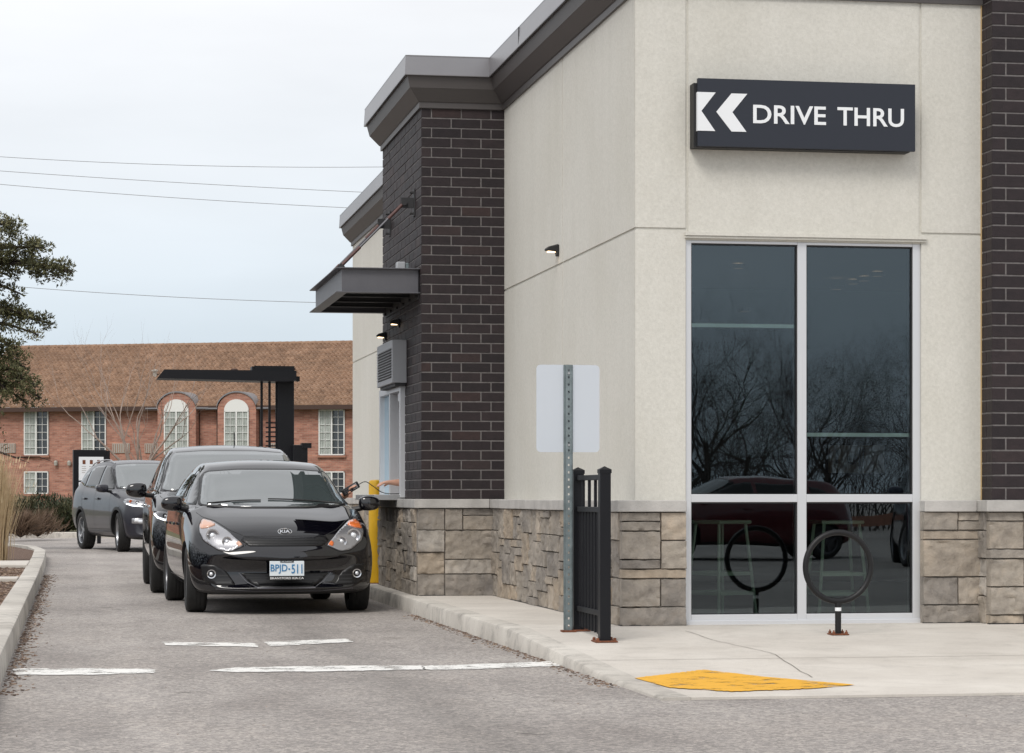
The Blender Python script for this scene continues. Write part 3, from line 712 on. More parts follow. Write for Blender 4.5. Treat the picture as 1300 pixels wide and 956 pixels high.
# --- dining room behind the glass
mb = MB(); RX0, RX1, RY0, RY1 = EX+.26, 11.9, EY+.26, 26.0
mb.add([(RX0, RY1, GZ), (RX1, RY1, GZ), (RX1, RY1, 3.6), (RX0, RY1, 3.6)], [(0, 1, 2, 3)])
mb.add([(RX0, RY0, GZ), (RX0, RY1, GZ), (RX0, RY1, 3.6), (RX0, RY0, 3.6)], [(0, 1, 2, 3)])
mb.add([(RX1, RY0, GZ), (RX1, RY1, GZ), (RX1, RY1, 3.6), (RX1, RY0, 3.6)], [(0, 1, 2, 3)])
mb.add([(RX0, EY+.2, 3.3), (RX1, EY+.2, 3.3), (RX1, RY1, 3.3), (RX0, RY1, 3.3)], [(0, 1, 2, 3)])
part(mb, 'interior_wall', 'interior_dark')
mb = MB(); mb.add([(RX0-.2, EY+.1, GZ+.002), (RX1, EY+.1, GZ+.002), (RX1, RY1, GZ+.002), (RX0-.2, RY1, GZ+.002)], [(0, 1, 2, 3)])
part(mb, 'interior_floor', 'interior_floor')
# blinds, half lowered
for i, (a, b_, py, lab) in enumerate(((gx[0], gx[1], 413, 'left'), (gx[2], gx[3], 551, 'right'))):
    zb = wz(py); t = thing('roller_blind', ('roller blind with mint bottom bar lowered a third behind the left pane', 'roller blind with mint bottom bar lowered to eye level behind the right pane')[i],
        'blind', ((a+b_)/2, EY+.085, zb), group='roller blinds behind the big window')
    w = (b_-a)/2-.01
    mb = MB(); mb.add([(-w, 0, .012), (w, 0, .012), (w, 0, 2.95-zb), (-w, 0, 2.95-zb)], [(0, 1, 2, 3)]); mb.build('fabric', 'shade_mesh', t)
    mb = MB(); mb.box(-w, w, -.012, .012, -.016, .011); mb.build('bottom_bar', 'mint', t)
# downlights
for k, (px, py) in enumerate(((937, 337), (945, 392), (1062, 364), (1083, 357), (1097, 353), (1114, 347))):
    zc = 3.28; d = (zc-CH)*F/(HY-py)
    if d > 26: d = 25.5; zc = CH+(HY-py)*d/F
    X, Y = atd(px, d)
    t = thing('ceiling_lamp', 'small lit ceiling downlight seen through the ' + ('left pane' if k < 2 else 'right pane'), 'lamp', (X, Y, zc), group='downlights inside behind the ' + ('left pane' if k < 2 else 'right pane'))
    mb = MB(); mb.lathe([(.0, -.02), (.045, -.02), (.05, 0), (0, 0)], n=12); mb.build('diffuser', 'lamp_warm', t)
    mb = MB(); mb.lathe([(.05, -.03), (.075, -.03), (.075, .01), (.05, .01)], n=16, closed=True); mb.build('lamp_ring', 'interior_dark', t)
# tall green stool behind the lower right pane
X, Y = XatY(1062, 18.35), 18.35
st = thing('bar_stool', 'tall green metal stool standing behind the lower right pane', 'stool', (X, Y, GZ))
def zst(py): return Zat(py, X, Y)-GZ
hs = .72
for sx_ in (-1, 1):
    for sy_ in (-1, 1):
        mb = MB(); mb.tube([(sx_*.20, sy_*.19, 0), (sx_*.14, sy_*.13, hs)], .013, 6); mb.build('leg', 'stool_green', st)
for z_, w in ((.19, .185), (.34, .172)):
    for sy_ in (-1, 1): mb = MB(); mb.box(-w, w, sy_*w-.008, sy_*w+.008, z_-.014, z_+.014); mb.build('rung', 'stool_green', st)
    for sx_ in (-1, 1): mb = MB(); mb.box(sx_*w-.008, sx_*w+.008, -w, w, z_-.014, z_+.014); mb.build('rung', 'stool_green', st)
mb = MB(); mb.box(-.17, .17, -.17, .17, hs, hs+.03); mb.build('seat', 'stool_green', st, bevel=.01)
s2_ = copy_tree(st); s2_.location = (XatY(915, 18.6), 18.6, GZ); s2_.rotation_euler = (0, 0, .5); s2_['label'] = 'tall green metal stool standing behind the lower left pane'
for o_ in (st, s2_): o_['group'] = 'stools behind the big window'
# cream menu board on the inner wall
X, Y = XatY(1087, 25.8), 25.8
bd_ = thing('wall_board', 'cream notice board with dark shapes on the wall behind the right pane', 'board', (X, Y, Zat(583, X, Y)))
mb = MB(); mb.box(-.31, .31, -.02, .02, -.15, .15); mb.build('panel', 'cream_board', bd_)
mb = MB(); mb.lathe([(.0, -.03), (.06, -.03), (.06, -.021)], (-.05, 0, 0), 'y', 20); mb.box(.02, .045, -.03, -.021, -.12, .12); mb.box(.06, .085, -.03, -.021, -.1, .12); mb.box(-.24, -.21, -.03, -.021, -.05, .1)
mb.build('printing', 'interior_dark', bd_)

# --- DRIVE THRU sign
sy = EY-.15; sx0, sx1 = XatY(886, sy), XatY(1162, sy); sz0, sz1 = Zat(185.3, sx0, sy), Zat(99, sx0, sy)
sg = thing('wall_sign', 'dark blue box sign with white chevrons reading DRIVE THRU above the window', 'sign', (sx0, sy, sz0))
w, h = sx1-sx0, sz1-sz0
mb = MB(); mb.box(0, w, 0, .035, 0, h); mb.build('face_panel', 'sign_blue', sg, bevel=.002)
mb = MB(); mb.box(-.022, w-.03, .037, .148, -.004, h-.03); mb.build('sign_box', 'trim_black', sg)
X0 = lambda px: XatY(px, sy)-sx0
bl = text_mesh('lettering', 'DRIVE', 'sign_white', sg, width=X0(1048.5)-X0(956), height=.134, off=.014); bl.location = (X0(956), -.001, .1735)
bl = text_mesh('lettering', 'THRU', 'sign_white', sg, width=X0(1147.5)-X0(1063), height=.134, off=.014); bl.location = (X0(1063), -.001, .1735)
def UV(u, v): return (u*w, (1-v)*h)
for poly in ([(0.0, .206), (.080, .206), (.0155, .484), (.078, .775), (0.0, .775)], [(.152, .214), (.224, .214), (.156, .49), (.220, .775), (.152, .775), (.083, .49)]):
    mb = MB(); mb.prism([UV(*p) for p in poly], 'y', -.004, -.0005); mb.build('chevron', 'sign_white', sg)
mb = MB(); mb.box(-.004, .001, -.002, .034, UV(0, .775)[1], UV(0, .206)[1]); mb.build('chevron', 'sign_white', sg)

# --- canopy above the service window
cy0 = BY+.12; cx0 = XatY(434, cy0); cy1 = 25.72
cz1, cz0 = Zat(339.5, cx0, cy0), Zat(371.5, cx0, cy0)
cn = thing('canopy', 'grey steel canopy on tie rods above the drive-through window', 'canopy', (BX, cy0, cz0))
ox, hh = cx0-BX, cz1-cz0; ly = cy1-cy0
mb = MB(); mb.box(ox+.0, 0, -.0, .012, .006, hh-.006); mb.box(ox, ox+.012, .012, ly-.012, .006, hh-.006); mb.box(ox, 0, ly-.012, ly, .006, hh-.006)
mb.build('channel_web', 'steel_grey', cn)
mb = MB()
for z in (0, hh-.01):
    mb.box(ox-.06, 0, -.045, .05, z, z+.01); mb.box(ox-.06, ox+.05, .05, ly-.05, z, z+.01); mb.box(ox-.06, 0, ly-.05, ly+.05, z, z+.01)
mb.build('flange', 'steel_grey', cn, bevel=.002)
mb = MB(); mb.box(ox+.013, -.002, .013, ly-.013, hh-.06, hh-.045); mb.build('deck', 'steel_dark', cn)
for k in range(3):
    y = ly*(k+1)/4; mb = MB(); mb.box(ox+.013, 0, y-.004, y+.004, .02, hh-.061); mb.box(ox+.013, 0, y-.03, y+.03, .012, .02); mb.build('joist', 'steel_dark', cn)
mb = MB(); mb.box(-.012, -.001, .0, ly, -.05, hh+.01)
for k in range(6): mb.lathe([(0, -.02), (.014, -.02), (.014, 0)], (-.012, .1+k*(ly-.2)/5, -.02), 'x', 8)
mb.build('wall_plate', 'steel_dark', cn)
for (yy, pz) in ((.36, 259), (ly-.35, 0)):
    Yb = cy0+yy; zt = Zat(259, BX, 23.6)-cz0 if True else 0
    top = Vector((-.10, yy, zt)); bot = Vector((ox+.03, yy, hh+.045))
    mb = MB(); d = top-bot
    mb.tube([bot+d*.02, bot+d*.30], .016, 8); rod = mb.build('tie_rod', 'red_oxide_rod', cn, smooth=True); mb = MB(); mb.tube([top-d*.02, top-d*.25], .016, 8); mb.build('rod_end', 'red_oxide_rod', rod, smooth=True)
    mb = MB(); mb.tube([bot+d*.26, top-d*.22], .011, 8); mb.build('turnbuckle', 'steel_grey', rod, smooth=True)
    mb = MB(); mb.box(-.012, 0, yy-.05, yy+.05, zt-.13, zt+.13); mb.box(-.13, -.012, yy-.006, yy+.006, zt-.05, zt+.05)
    mb.lathe([(0, -.03), (.028, -.03), (.028, .03), (0, .03)], (-.10, yy, zt), 'y', 10)
    for q in (-.1, .1): mb.lathe([(0, -.035), (.012, -.035), (.012, 0)], (-.012, yy, zt+q), 'x', 8)
    mb.build('wall_bracket', 'steel_dark', cn)
    mb = MB(); mb.prism([(ox-.03, hh), (ox+.09, hh), (ox+.06, hh+.05), (ox+.03, hh+.075), (ox, hh+.05)], 'y', yy-.012, yy+.012)
    mb.lathe([(0, -.03), (.024, -.03), (.024, .03), (0, .03)], (ox+.03, yy, hh+.04), 'y', 10); mb.build('clevis', 'steel_dark', cn)
# small control box lying on the canopy
X, Y = XatY(508, 24.0), 24.0; Z = Zat(328, X, Y)
bx_ = thing('sensor_box', 'small pale grey sensor box on top of the steel canopy', 'box', (3.07, 23.55, cz1))
mb = MB(); mb.box(-.04, .04, -.06, .06, 0, .095); mb.build('housing', 'unit_grey', bx_, bevel=.008)
mb = MB(); mb.box(.042, .075, -.05, .05, 0, .085); mb.build('cover', 'galvanised', bx_, bevel=.006)
mb = MB(); mb.tube([(-.04, 0, .02), (-.1, .02, .006), (-.2, .0, .012), (-.28, .05, .008)], .006, 6); mb.build('cable', 'yellow_plastic', bx_)

# --- wall lights
def wall_light(loc, label, s=1.0):
    t = thing('wall_light', label, 'lamp', loc, group='wall lights on the drive lane side')
    mb = MB(); y = .055*s
    mb.prism([(0, -.09*s), (0, .05*s), (-.02*s, .055*s), (-.13*s, .025*s), (-.165*s, 0), (-.17*s, -.022*s), (-.15*s, -.026*s), (-.035*s, -.04*s), (-.03*s, -.09*s)], 'y', -y, y)
    mb.build('housing', 'trim_black', t, bevel=.008)
    mb = MB(); mb.box(-.14*s, -.04*s, -y+.012, y-.012, -.046*s, -.030*s); mb.build('lens', 'lamp_warm', t, bevel=.004)
    return t
Y = YatX(709, EX); wall_light((EX, Y, Zat(316, EX, Y)), 'small black wall light lit on the pale stucco side wall', .68)
Y = YatX(507.5, BX); wall_light((BX, Y, Zat(409, BX, Y)), 'black wall light lit on dark brick just above the grey louvred box', .62)
wall_light((BX, 25.7, 2.74), 'second black wall light on dark brick, partly behind the grey louvred box', .62)

# --- air curtain box
Y0, Y1 = YatX(516.5, BX), 25.3; x_ = XatY(498, Y0)
zt, zb = Zat(431, BX, Y0), Zat(486, BX, Y0)
ab = thing('air_curtain', 'grey louvred box fixed over the drive-through window', 'vent box', (BX, Y0, zb))
w = x_-BX; l = Y1-Y0; h = zt-zb
mb = MB(); mb.box(w, 0, 0, l, 0, h); mb.build('casing', 'unit_grey', ab, bevel=.006)
for k in range(11):
    z = .07+k*(h-.14)/10.5; mb = MB(); mb.obox((w-.004, l/2, z), (.012, 0, .008), (0, l/2-.07, 0), (-.001, 0, .0018)); mb.build('louvre', 'unit_grey', ab)
    mb = MB(); mb.box(w-.0015, w+.001, .075, l-.075, z-.02, z-.006); mb.build('slot', 'trim_black', ab)
mb = MB(); mb.box(w+.03, -.01, .02, l-.02, -.028, .0); mb.build('outlet_grille', 'steel_dark', ab)

# --- service window
sw_ = thing('service_window', None, None); sw_.parent = rest; sw_.location = (BX-EX, WY0-EY, 0)
def spart(mb, name, mat, **k): o = mb.build(name, mat, sw_, **k); o.location = (-BX, -WY0, 0); return o
mb = MB(); xa, xb = BX-.05, BX+.05
mb.box(xa, xb, WY0-.02, WY0+.05, WB, WT); mb.box(xa, xb, WY1-.05, WY1+.02, WB, WT)
mb.box(xa, xb, WY0+.05, WY1-.05, WT-.07, WT); mb.box(xa+.001, xb, (WY0+WY1)/2-.03, (WY0+WY1)/2+.03, WB, WT-.07)
mb.box(xa+.04, xb+.05, WY0+.02, WY0+.45, WT-.16, WT-.08)
spart(mb, 'window_frame', 'aluminium', bevel=.004)
mb = MB(); mb.add([(BX+.0, (WY0+WY1)/2+.03, WB), (BX+.0, WY1-.05, WB), (BX, WY1-.05, WT-.07), (BX, (WY0+WY1)/2+.03, WT-.07)], [(0, 1, 2, 3)]); spart(mb, 'pane', 'shop_glass')
mb = MB(); mb.box(BX+.06, BX+.08, WY0+.08, WY0+.14, WB, WT-.1); spart(mb, 'sliding_sash', 'aluminium'); mb = MB(); mb.box(BX+.06, BX+.08, WY0+.7, WY0+.76, WB, WT-.1); spart(mb, 'sliding_sash', 'aluminium')
xs = XatY(475, WY0+.03)
mb = MB(); mb.box(xs, BX+.12, WY0-.0, WY1, Zat(635, xs, WY0), Zat(628, xs, WY0)); spart(mb, 'counter_shelf', 'stainless', bevel=.004)
mb = MB(); mb.box(xs+.12, xs+.16, WY0+.3, WY1-.3, CAP1+.0, Zat(635, xs, WY0)); spart(mb, 'shelf_bracket', 'steel_dark')
mb = MB(); mb.add([(BX+.2, BY+.2, GZ), (EX, BY+.2, GZ), (EX, TE-.1, GZ), (BX+.2, TE-.1, GZ)], [(0, 1, 2, 3)]); spart(mb, 'inner_floor', 'interior_floor')

# --- bollard
bx, by = XatY(477.3, 26.32), 26.32
bo = thing('bollard', 'yellow plastic bollard beside the kerb at the drive-through window', 'bollard', (bx, by, GZ))
mb = MB(); zt = Zat(609.5, bx, by)-GZ; r = .078
mb.lathe([(0, 0), (r, 0), (r, zt-.03), (r*.92, zt-.008), (r*.7, zt), (0, zt+.004)], n=28); mb.build('sleeve', 'yellow_plastic', bo, smooth=True)
mb = MB(); mb.lathe([(r, .0), (r+.03, 0), (r+.03, .012), (r, .012)], n=28, closed=True); mb.build('base_ring', 'rust', bo)

# --- bike rack hoop
rx, ry = XatY(1064, 16.5), 16.5; rz = sidewalk_z(ry)+.002
br_ = thing('bike_rack', 'black round bicycle hoop on a short bolted post before the window', 'bike rack', (rx, ry, rz))
sc_ = F/dep(rx, ry); Rm = 46.0/sc_-.017
zc = Zat(719.5, rx, ry)-rz
mb = MB(); mb.tube([(Rm*math.cos(2*math.pi*k/64), 0, zc+Rm*1.02*math.sin(2*math.pi*k/64)) for k in range(65)], .0205, 12, cap=False); mb.build('hoop', 'black_paint_rack', br_, smooth=True)
mb = MB(); mb.tube([(0, 0, .0), (0, 0, zc-Rm-.012)], .0215, 14); mb.build('post', 'black_paint_rack', br_, smooth=True)
mb = MB(); mb.tube([(0, 0, zc-Rm-.072), (0, 0, zc-Rm-.048)], .0222, 14); mb.build('sticker', 'sign_white', br_, smooth=True)
mb = MB(); mb.box(-.062, .062, -.062, .062, 0, .008); mb.build('base_plate', 'rust', br_, bevel=.002)
for a in (-1, 1):
    for c in (-1, 1): mb = MB(); mb.lathe([(0, .008), (.012, .008), (.011, .022), (.005, .024), (.005, .034), (0, .034)], (a*.045, c*.045, 0), n=6); mb.build('bolt', 'rust', br_)

# --- picket fence panel
fy0, fy1 = 16.14, 17.02; fx = 3.47
fe = thing('fence_panel', 'short black metal picket fence panel standing on the pavement', 'fence', (fx, fy0, 0))
ph = .0365
for (y, pyt) in ((0, 596), (fy1-fy0, 597)):
    zg = sidewalk_z(fy0+y)+.002; zt = Zat(pyt, fx, fy0+y)
    p_ = MB(); p_.box(-ph, ph, y-ph, y+ph, zg, zt); po = p_.build('post', 'black_metal', fe, bevel=.003)
    mb = MB(); mb.box(-ph-.004, ph+.004, y-ph-.004, y+ph+.004, zt-.025, zt); mb.add([(-ph-.004, y-ph-.004, zt), (ph+.004, y-ph-.004, zt), (ph+.004, y+ph+.004, zt), (-ph-.004, y+ph+.004, zt), (0, y, zt+.022)], [(0, 1, 4), (1, 2, 4), (2, 3, 4), (3, 0, 4)]); mb.build('post_cap', 'black_metal', po)
    mb = MB(); mb.box(-.075, .075, y-.075, y+.075, zg, zg+.01)
    for a in (-1, 1):
        for c in (-1, 1): mb.lathe([(0, 0), (.012, 0), (.010, .018), (0, .02)], (a*.058, y+c*.058, zg+.01), n=6)
    mb.build('base_plate', 'rust', po)
rails = [Zat(606, fx, 16.3), Zat(647, fx, 16.3), Zat(777, fx, 16.4)]
for z in rails:
    mb = MB(); mb.box(-.018, .018, ph, fy1-fy0-ph, z-.018, z+.018); mb.build('rail', 'black_metal', fe, bevel=.003)
L_ = fy1-fy0
for k in range(8):
    y = ph + (L_-2*ph)*(k+.5)/8; top = rails[0] if k % 2 == 0 else rails[1]
    mb = MB(); mb.box(-.0095, .0095, y-.0095, y+.0095, sidewalk_z(fy0+y)+.04, top+.0); mb.build('picket', 'black_metal', fe)

# --- sign seen from the back on a perforated post
px_, py_ = XatY(722, 16.93), 16.93; zg = sidewalk_z(py_)+.002
sp_ = thing('sign_post', 'blank white back of a traffic sign on a perforated galvanised post', 'sign', (px_, py_, zg))
zt = Zat(463, px_, py_)-zg
mb = MB()       # U channel with real holes: two side strips + bridges between holes
wv = .017; n_h = int(zt/.0508)
for a in (-1, 1): mb.box(a*wv, a*.006, -.002, .002, 0, zt); mb.box(a*wv, a*(wv+.004), -.002, .022, 0, zt); mb.box(a*(wv+.004), a*(wv+.016), .018, .022, 0, zt)
mb.build('post', 'galvanised', sp_)
mb = MB()
for k in range(n_h+1):
    za = k*.0508; mb.box(-.006, .006, -.0015, .0015, za, min(za+.036, zt))
mb.build('web', 'galvanised', sp_)
mb = MB(); w = .224; z0, z1 = Zat(574, px_, py_)-zg, zt; r = .03; pts = []
for (cx_, cz_, a0) in ((w-r, z1-r, 0), (-w+r, z1-r, 90), (-w+r, z0+r, 180), (w-r, z0+r, 270)):
    for k in range(6): q = R(a0+18*k); pts.append((cx_+r*math.cos(q), cz_+r*math.sin(q)))
mb.prism(pts, 'y', .024, .027); mb.build('sign_plate', 'sign_back', sp_)
mb = MB(); mb.lathe([(0, -.006), (.009, -.006), (.009, 0)], (0, -.002, z1-.06), 'y', 6); mb.lathe([(0, -.006), (.009, -.006), (.009, 0)], (0, -.002, z0+.05), 'y', 6); mb.build('bolt', 'stainless', sp_)
mb = MB(); mb.box(-.05, .05, -.03, .05, -.0, .012); mb.build('base_plate', 'rust', sp_)

# ================================================================= CARS
def cr_interp(pts, x):
    xs = [p[0] for p in pts]; ys = [p[1] for p in pts]
    return float(np.interp(x, xs, ys))
class Car:
    def __init__(s, S):
        s.S = S; L, W, H = S['L'], S['W']/2, S['H']
        st = S['stations']; rings = []
        for y in st:
            zt = cr_interp(S['top'], y); zb = cr_interp(S['bot'], y); w = W*cr_interp(S['plan'], y)
            bz = cr_interp(S['belt'], y); bz = min(bz, zt-.012); g = cr_interp(S['gh'], y)      # gh: 0 bonnet, 1 full greenhouse
            hh = bz-zb; wr = W*S['roofw']; cr = S['crown']
            bw = w*S.get('beltw', .945)
            if g > 0:
                x6 = bw*(1-.045*g); x8 = (1-g)*bw*.80 + g*wr
                x7 = (x6*.5+x8*.5) + .018*g
            else: x6, x7, x8 = bw*.965, bw*.90, bw*.80
            dz = zt-bz
            ring = [(0, zb), (w*.45, zb), (w*.86, zb), (w*.955, zb+hh*.10), (w*.985, zb+hh*.30), (w, zb+hh*.58), (w*.985, zb+hh*.82), (bw, bz),
                    (x6, bz+dz*(.07 if g > .3 else .34)), (x7, bz+dz*(.50 if g > .3 else .62)), (x8, bz+dz*(.93 if g > .3 else .84)-.0), (x8*.86, zt-cr*.55), (x8*.5, zt-cr*.16), (0, zt)]
            rings.append([(x, y, z) for x, z in ring])
        def bend(p):
            x, y, z = p; q = (abs(x)/W)
            yf = S['nose_a']*q**S.get('nose_p', 2.6)*max(0, 1-y/S.get('nose_l', 1.3))
            yr = S.get('tail_a', .22)*q**2.6*max(0, 1-(L-y)/1.1)
            return (x, y+yf-yr, z)
        n = len(rings[0]); v = []; f = []
        for r in rings: v += [bend(p) for p in r]
        base = len(v)
        idx = lambda i, j, sd: i*n+j if (sd > 0 or j in (0, n-1)) else base+i*(n-2)+(j-1)
        for r in rings: v += [bend((-p[0], p[1], p[2])) for p in r[1:-1]]
        for i in range(len(rings)-1):
            for j in range(n-1):
                f.append((idx(i, j, 1), idx(i+1, j, 1), idx(i+1, j+1, 1), idx(i, j+1, 1)))
                f.append((idx(i, j, -1), idx(i, j+1, -1), idx(i+1, j+1, -1), idx(i+1, j, -1)))
        for i in (0, len(rings)-1):
            for j in range(n-1):
                q = [idx(i, j, 1), idx(i, j+1, 1), idx(i, j+1, -1), idx(i, j, -1)]; u = []
                for a in q:
                    if a not in u: u.append(a)
                if len(u) > 2: f.append(tuple(u))
        me = bpy.data.meshes.new('body'); me.from_pydata(v, [], f)
        bm = bmesh.new(); bm.from_mesh(me); bmesh.ops.recalc_face_normals(bm, faces=bm.faces)
        cl = bm.edges.layers.float.get('crease_edge') or bm.edges.layers.float.new('crease_edge')
        bm.to_mesh(me); bm.free()
        o = bpy.data.objects.new('tmp_body', me); COL.objects.link(o)
        sb = o.modifiers.new('s', 'SUBSURF'); sb.levels = 3; sb.render_levels = 3
        dg = bpy.context.evaluated_depsgraph_get(); dg.update()
        m1 = bpy.data.meshes.new_from_object(o.evaluated_get(dg))
        s.bvh = BVHTree.FromPolygons([vv.co.copy() for vv in m1.vertices], [tuple(p.vertices) for p in m1.polygons])
        # wheel wells
        cm = MB(); rw = S['wheel_r']+S.get('arch', .045)
        for ya in (S['fa'], S['fa']+S['wb']):
            for sd in (-1, 1):
                a, b_ = sorted((sd*(W-.29), sd*(W+.3))); zc_ = S['wheel_r']+.0
                cm.lathe([(0, a), (rw, a), (rw, b_), (0, b_)], (0, ya, zc_), 'x', 40)
        cut = cm.build('tmp_cut', 'trim_black', merge=True)
        bo_ = o.modifiers.new('b', 'BOOLEAN'); bo_.operation = 'DIFFERENCE'; bo_.object = cut; bo_.solver = 'EXACT'
        dg = bpy.context.evaluated_depsgraph_get(); dg.update()
        m2 = bpy.data.meshes.new_from_object(o.evaluated_get(dg))
        bpy.data.objects.remove(o); bpy.data.objects.remove(cut)
        m2.materials.clear(); m2.materials.append(M(S['paint'])); m2.materials.append(M('trim_black'))
        for p in m2.polygons:
            c = p.center; p.material_index = 0
            for ya in (S['fa'], S['fa']+S['wb']):
                if math.hypot(c.y-ya, c.z-S['wheel_r']) < rw+.004 and abs(c.x) < W-.001 and (abs(p.normal.x) > .9 or abs(math.hypot(c.y-ya, c.z-S['wheel_r'])-rw) < .006): 
                    if abs(c.x) <= W-.28 or abs(p.normal.x) < .25: p.material_index = 1
            if p.normal.z < -.8 and c.z < .3: p.material_index = 1
        m2.polygons.foreach_set('use_smooth', [True]*len(m2.polygons)); m2.set_sharp_from_angle(angle=R(32))
        m2.name = 'body'
        s.root = thing(S['name'], S['label'], S['cat'], group=S.get('group'))
        s.body = bpy.data.objects.new('body', m2); COL.objects.link(s.body); s.body.parent = s.root
    def ray(s, a, b_, d, sd=1):
        if d == 'front': o_, v = Vector((a, -4, b_)), Vector((0, 1, 0))
        elif d == 'side': o_, v = Vector((sd*4, a, b_)), Vector((-sd, 0, 0))
        elif d == 'top': o_, v = Vector((a, b_, 5)), Vector((0, 0, -1))
        else: o_, v = Vector((a, 12, b_)), Vector((0, -1, 0))
        return s.bvh.ray_cast(o_, v)
    def patch(s, name, poly, mat, d='front', sd=1, off=.004, th=.003, step=.03, parent=None, smooth=True, bulge=0, flat=None):
        pts = []; n = len(poly)
        for i in range(n):
            a, b_ = Vector(poly[i]), Vector(poly[(i+1) % n]); k = max(1, int((b_-a).length/step))
            pts += [a.lerp(b_, j/k) for j in range(k)]
        nb = len(pts)
        us = [p.x for p in pts]; ws = [p.y for p in pts]
        def inside(x, y):
            c = False; j = nb-1
            for i in range(nb):
                if (pts[i].y > y) != (pts[j].y > y) and x < (pts[j].x-pts[i].x)*(y-pts[i].y)/(pts[j].y-pts[i].y)+pts[i].x: c = not c
                j = i
            return c
        u = min(us)+step/2; extra = []
        while u < max(us):
            w = min(ws)+step/2
            while w < max(ws):
                if inside(u, w) and min((Vector((u, w))-p).length for p in pts) > step*.4: extra.append(Vector((u, w)))
                w += step
            u += step
        vs, es, fs, *_ = delaunay_2d_cdt(pts+extra, [(i, (i+1) % nb) for i in range(nb)], [list(range(nb))], 1, 1e-6)
        co_ = []; bad = set()
        for i, q in enumerate(vs):
            h = s.ray(q.x, q.y, d, sd)
            if h[0] is None: bad.add(i); co_.append(Vector((0, 0, 0))); continue
            dd = min((q-p).length for p in pts) if bulge else 0
            nn = h[1]; 
            if nn.dot({'front': Vector((0, -1, 0)), 'side': Vector((sd, 0, 0)), 'top': Vector((0, 0, 1)), 'rear': Vector((0, 1, 0))}[d]) < 0: nn = -nn
            co_.append(h[0] + nn*(off + bulge*min(1, dd/.05)))
        mb = MB(); mb.add(co_, [tuple(f) for f in fs if not bad & set(f)])
        o = mb.build(name, mat, parent or s.root, smooth=smooth, ang_=60)
        # make normals face outward, then give thickness
        me = o.data; dv = {'front': Vector((0, -1, 0)), 'side': Vector((sd, 0, 0)), 'top': Vector((0, 0, 1)), 'rear': Vector((0, 1, 0))}[d]
        if sum((p.normal.dot(dv) for p in me.polygons)) < 0: me.flip_normals()
        if th:
            so_ = o.modifiers.new('t', 'SOLIDIFY'); so_.thickness = th+off; so_.offset = -1
        return o
    def strip(s, name, line, w, mat, d='front', sd=1, off=.004, parent=None):
        pts = [Vector(p) for p in line]; L_, R_ = [], []
        dense = []
        for a, b_ in zip(pts[:-1], pts[1:]):
            k = max(1, int((b_-a).length/.03)); dense += [a.lerp(b_, j/k) for j in range(k)]
        dense.append(pts[-1])
        mb = MB(); rows = []
        for i, p in enumerate(dense):
            t = (dense[min(i+1, len(dense)-1)]-dense[max(i-1, 0)]).normalized(); n = Vector((-t.y, t.x))*w/2
            r = []
            for q in (p-n, p+n):
                h = s.ray(q.x, q.y, d, sd)
                r.append(None if h[0] is None else h[0]+h[1]*off)
            rows.append(r)
        for a, b_ in zip(rows[:-1], rows[1:]):
            if None in a or None in b_: continue
            mb.add([a[0], a[1], b_[1], b_[0]], [(0, 1, 2, 3)])
        if not mb.v: return None
        return mb.build(name, mat, parent or s.root)
    def at(s, a, b_, d='front', sd=1, off=0):
        h = s.ray(a, b_, d, sd); return h[0]+h[1]*off, h[1]
    def wheels(s, steer=0, spokes=10, rim='rim_alloy', cover=False):
        S = s.S; r = S['wheel_r']; tw = S.get('tyre_w', .195); W = S['W']/2
        for ya, f_ in ((S['fa'], 1), (S['fa']+S['wb'], 0)):
            for sd in (-1, 1):
                wroot = bpy.data.objects.new('wheel', None); COL.objects.link(wroot); wroot.parent = s.root
                wroot.location = (sd*(W-tw/2-.018), ya, r); wroot.rotation_euler = (0, 0, steer*f_ + (math.pi if sd < 0 else 0))
                h = tw/2; mb = MB(); rr = S.get('rim_r', r*.66)
                mb.lathe([(rr, -h*.8), (rr+.01, -h*.92), (r*.86, -h), (r*.955, -h*.93), (r*.995, -h*.70), (r, -h*.4), (r, h*.4), (r*.995, h*.70), (r*.955, h*.93), (r*.86, h), (rr+.01, h*.92), (rr, h*.8)], axis='x', n=48)
                for g_ in (-.35, 0, .35):   # tread grooves stand as thin dark steps
                    mb.lathe([(r+.0005, h*g_-.004), (r+.003, h*g_-.012), (r+.003, h*g_-.03), (r+.0005, h*g_-.036)], axis='x', n=48)
                mb.build('tyre', 'rubber', wroot, smooth=True, ang_=50)
                mb = MB(); mb.lathe([(rr+.006, h*.86), (rr-.012, h*.80), (rr-.02, h*.5), (rr-.02, -h*.6)], axis='x', n=40)
                mb.lathe([(0, h*.62), (rr*.2, h*.64), (rr*.24, h*.55), (rr*.24, h*.2), (0, h*.2)], axis='x', n=20)
                for k in range(spokes):
                    q = 2*math.pi*k/spokes; c, sn = math.cos(q), math.sin(q); wd = rr*.10
                    mb.obox((h*.5, c*rr*.58, sn*rr*.58), (.012, 0, 0), (h*.12*0, c*rr*.40, sn*rr*.40), (0, -sn*wd, c*wd))
                mb.build('rim', rim, wroot, smooth=True, ang_=40)
                mb = MB(); mb.lathe([(0, -.0), (rr-.022, -.0), (rr-.022, -.02), (0, -.02)], axis='x', n=24); mb.build('brake_disc', 'rim_dark', wroot)
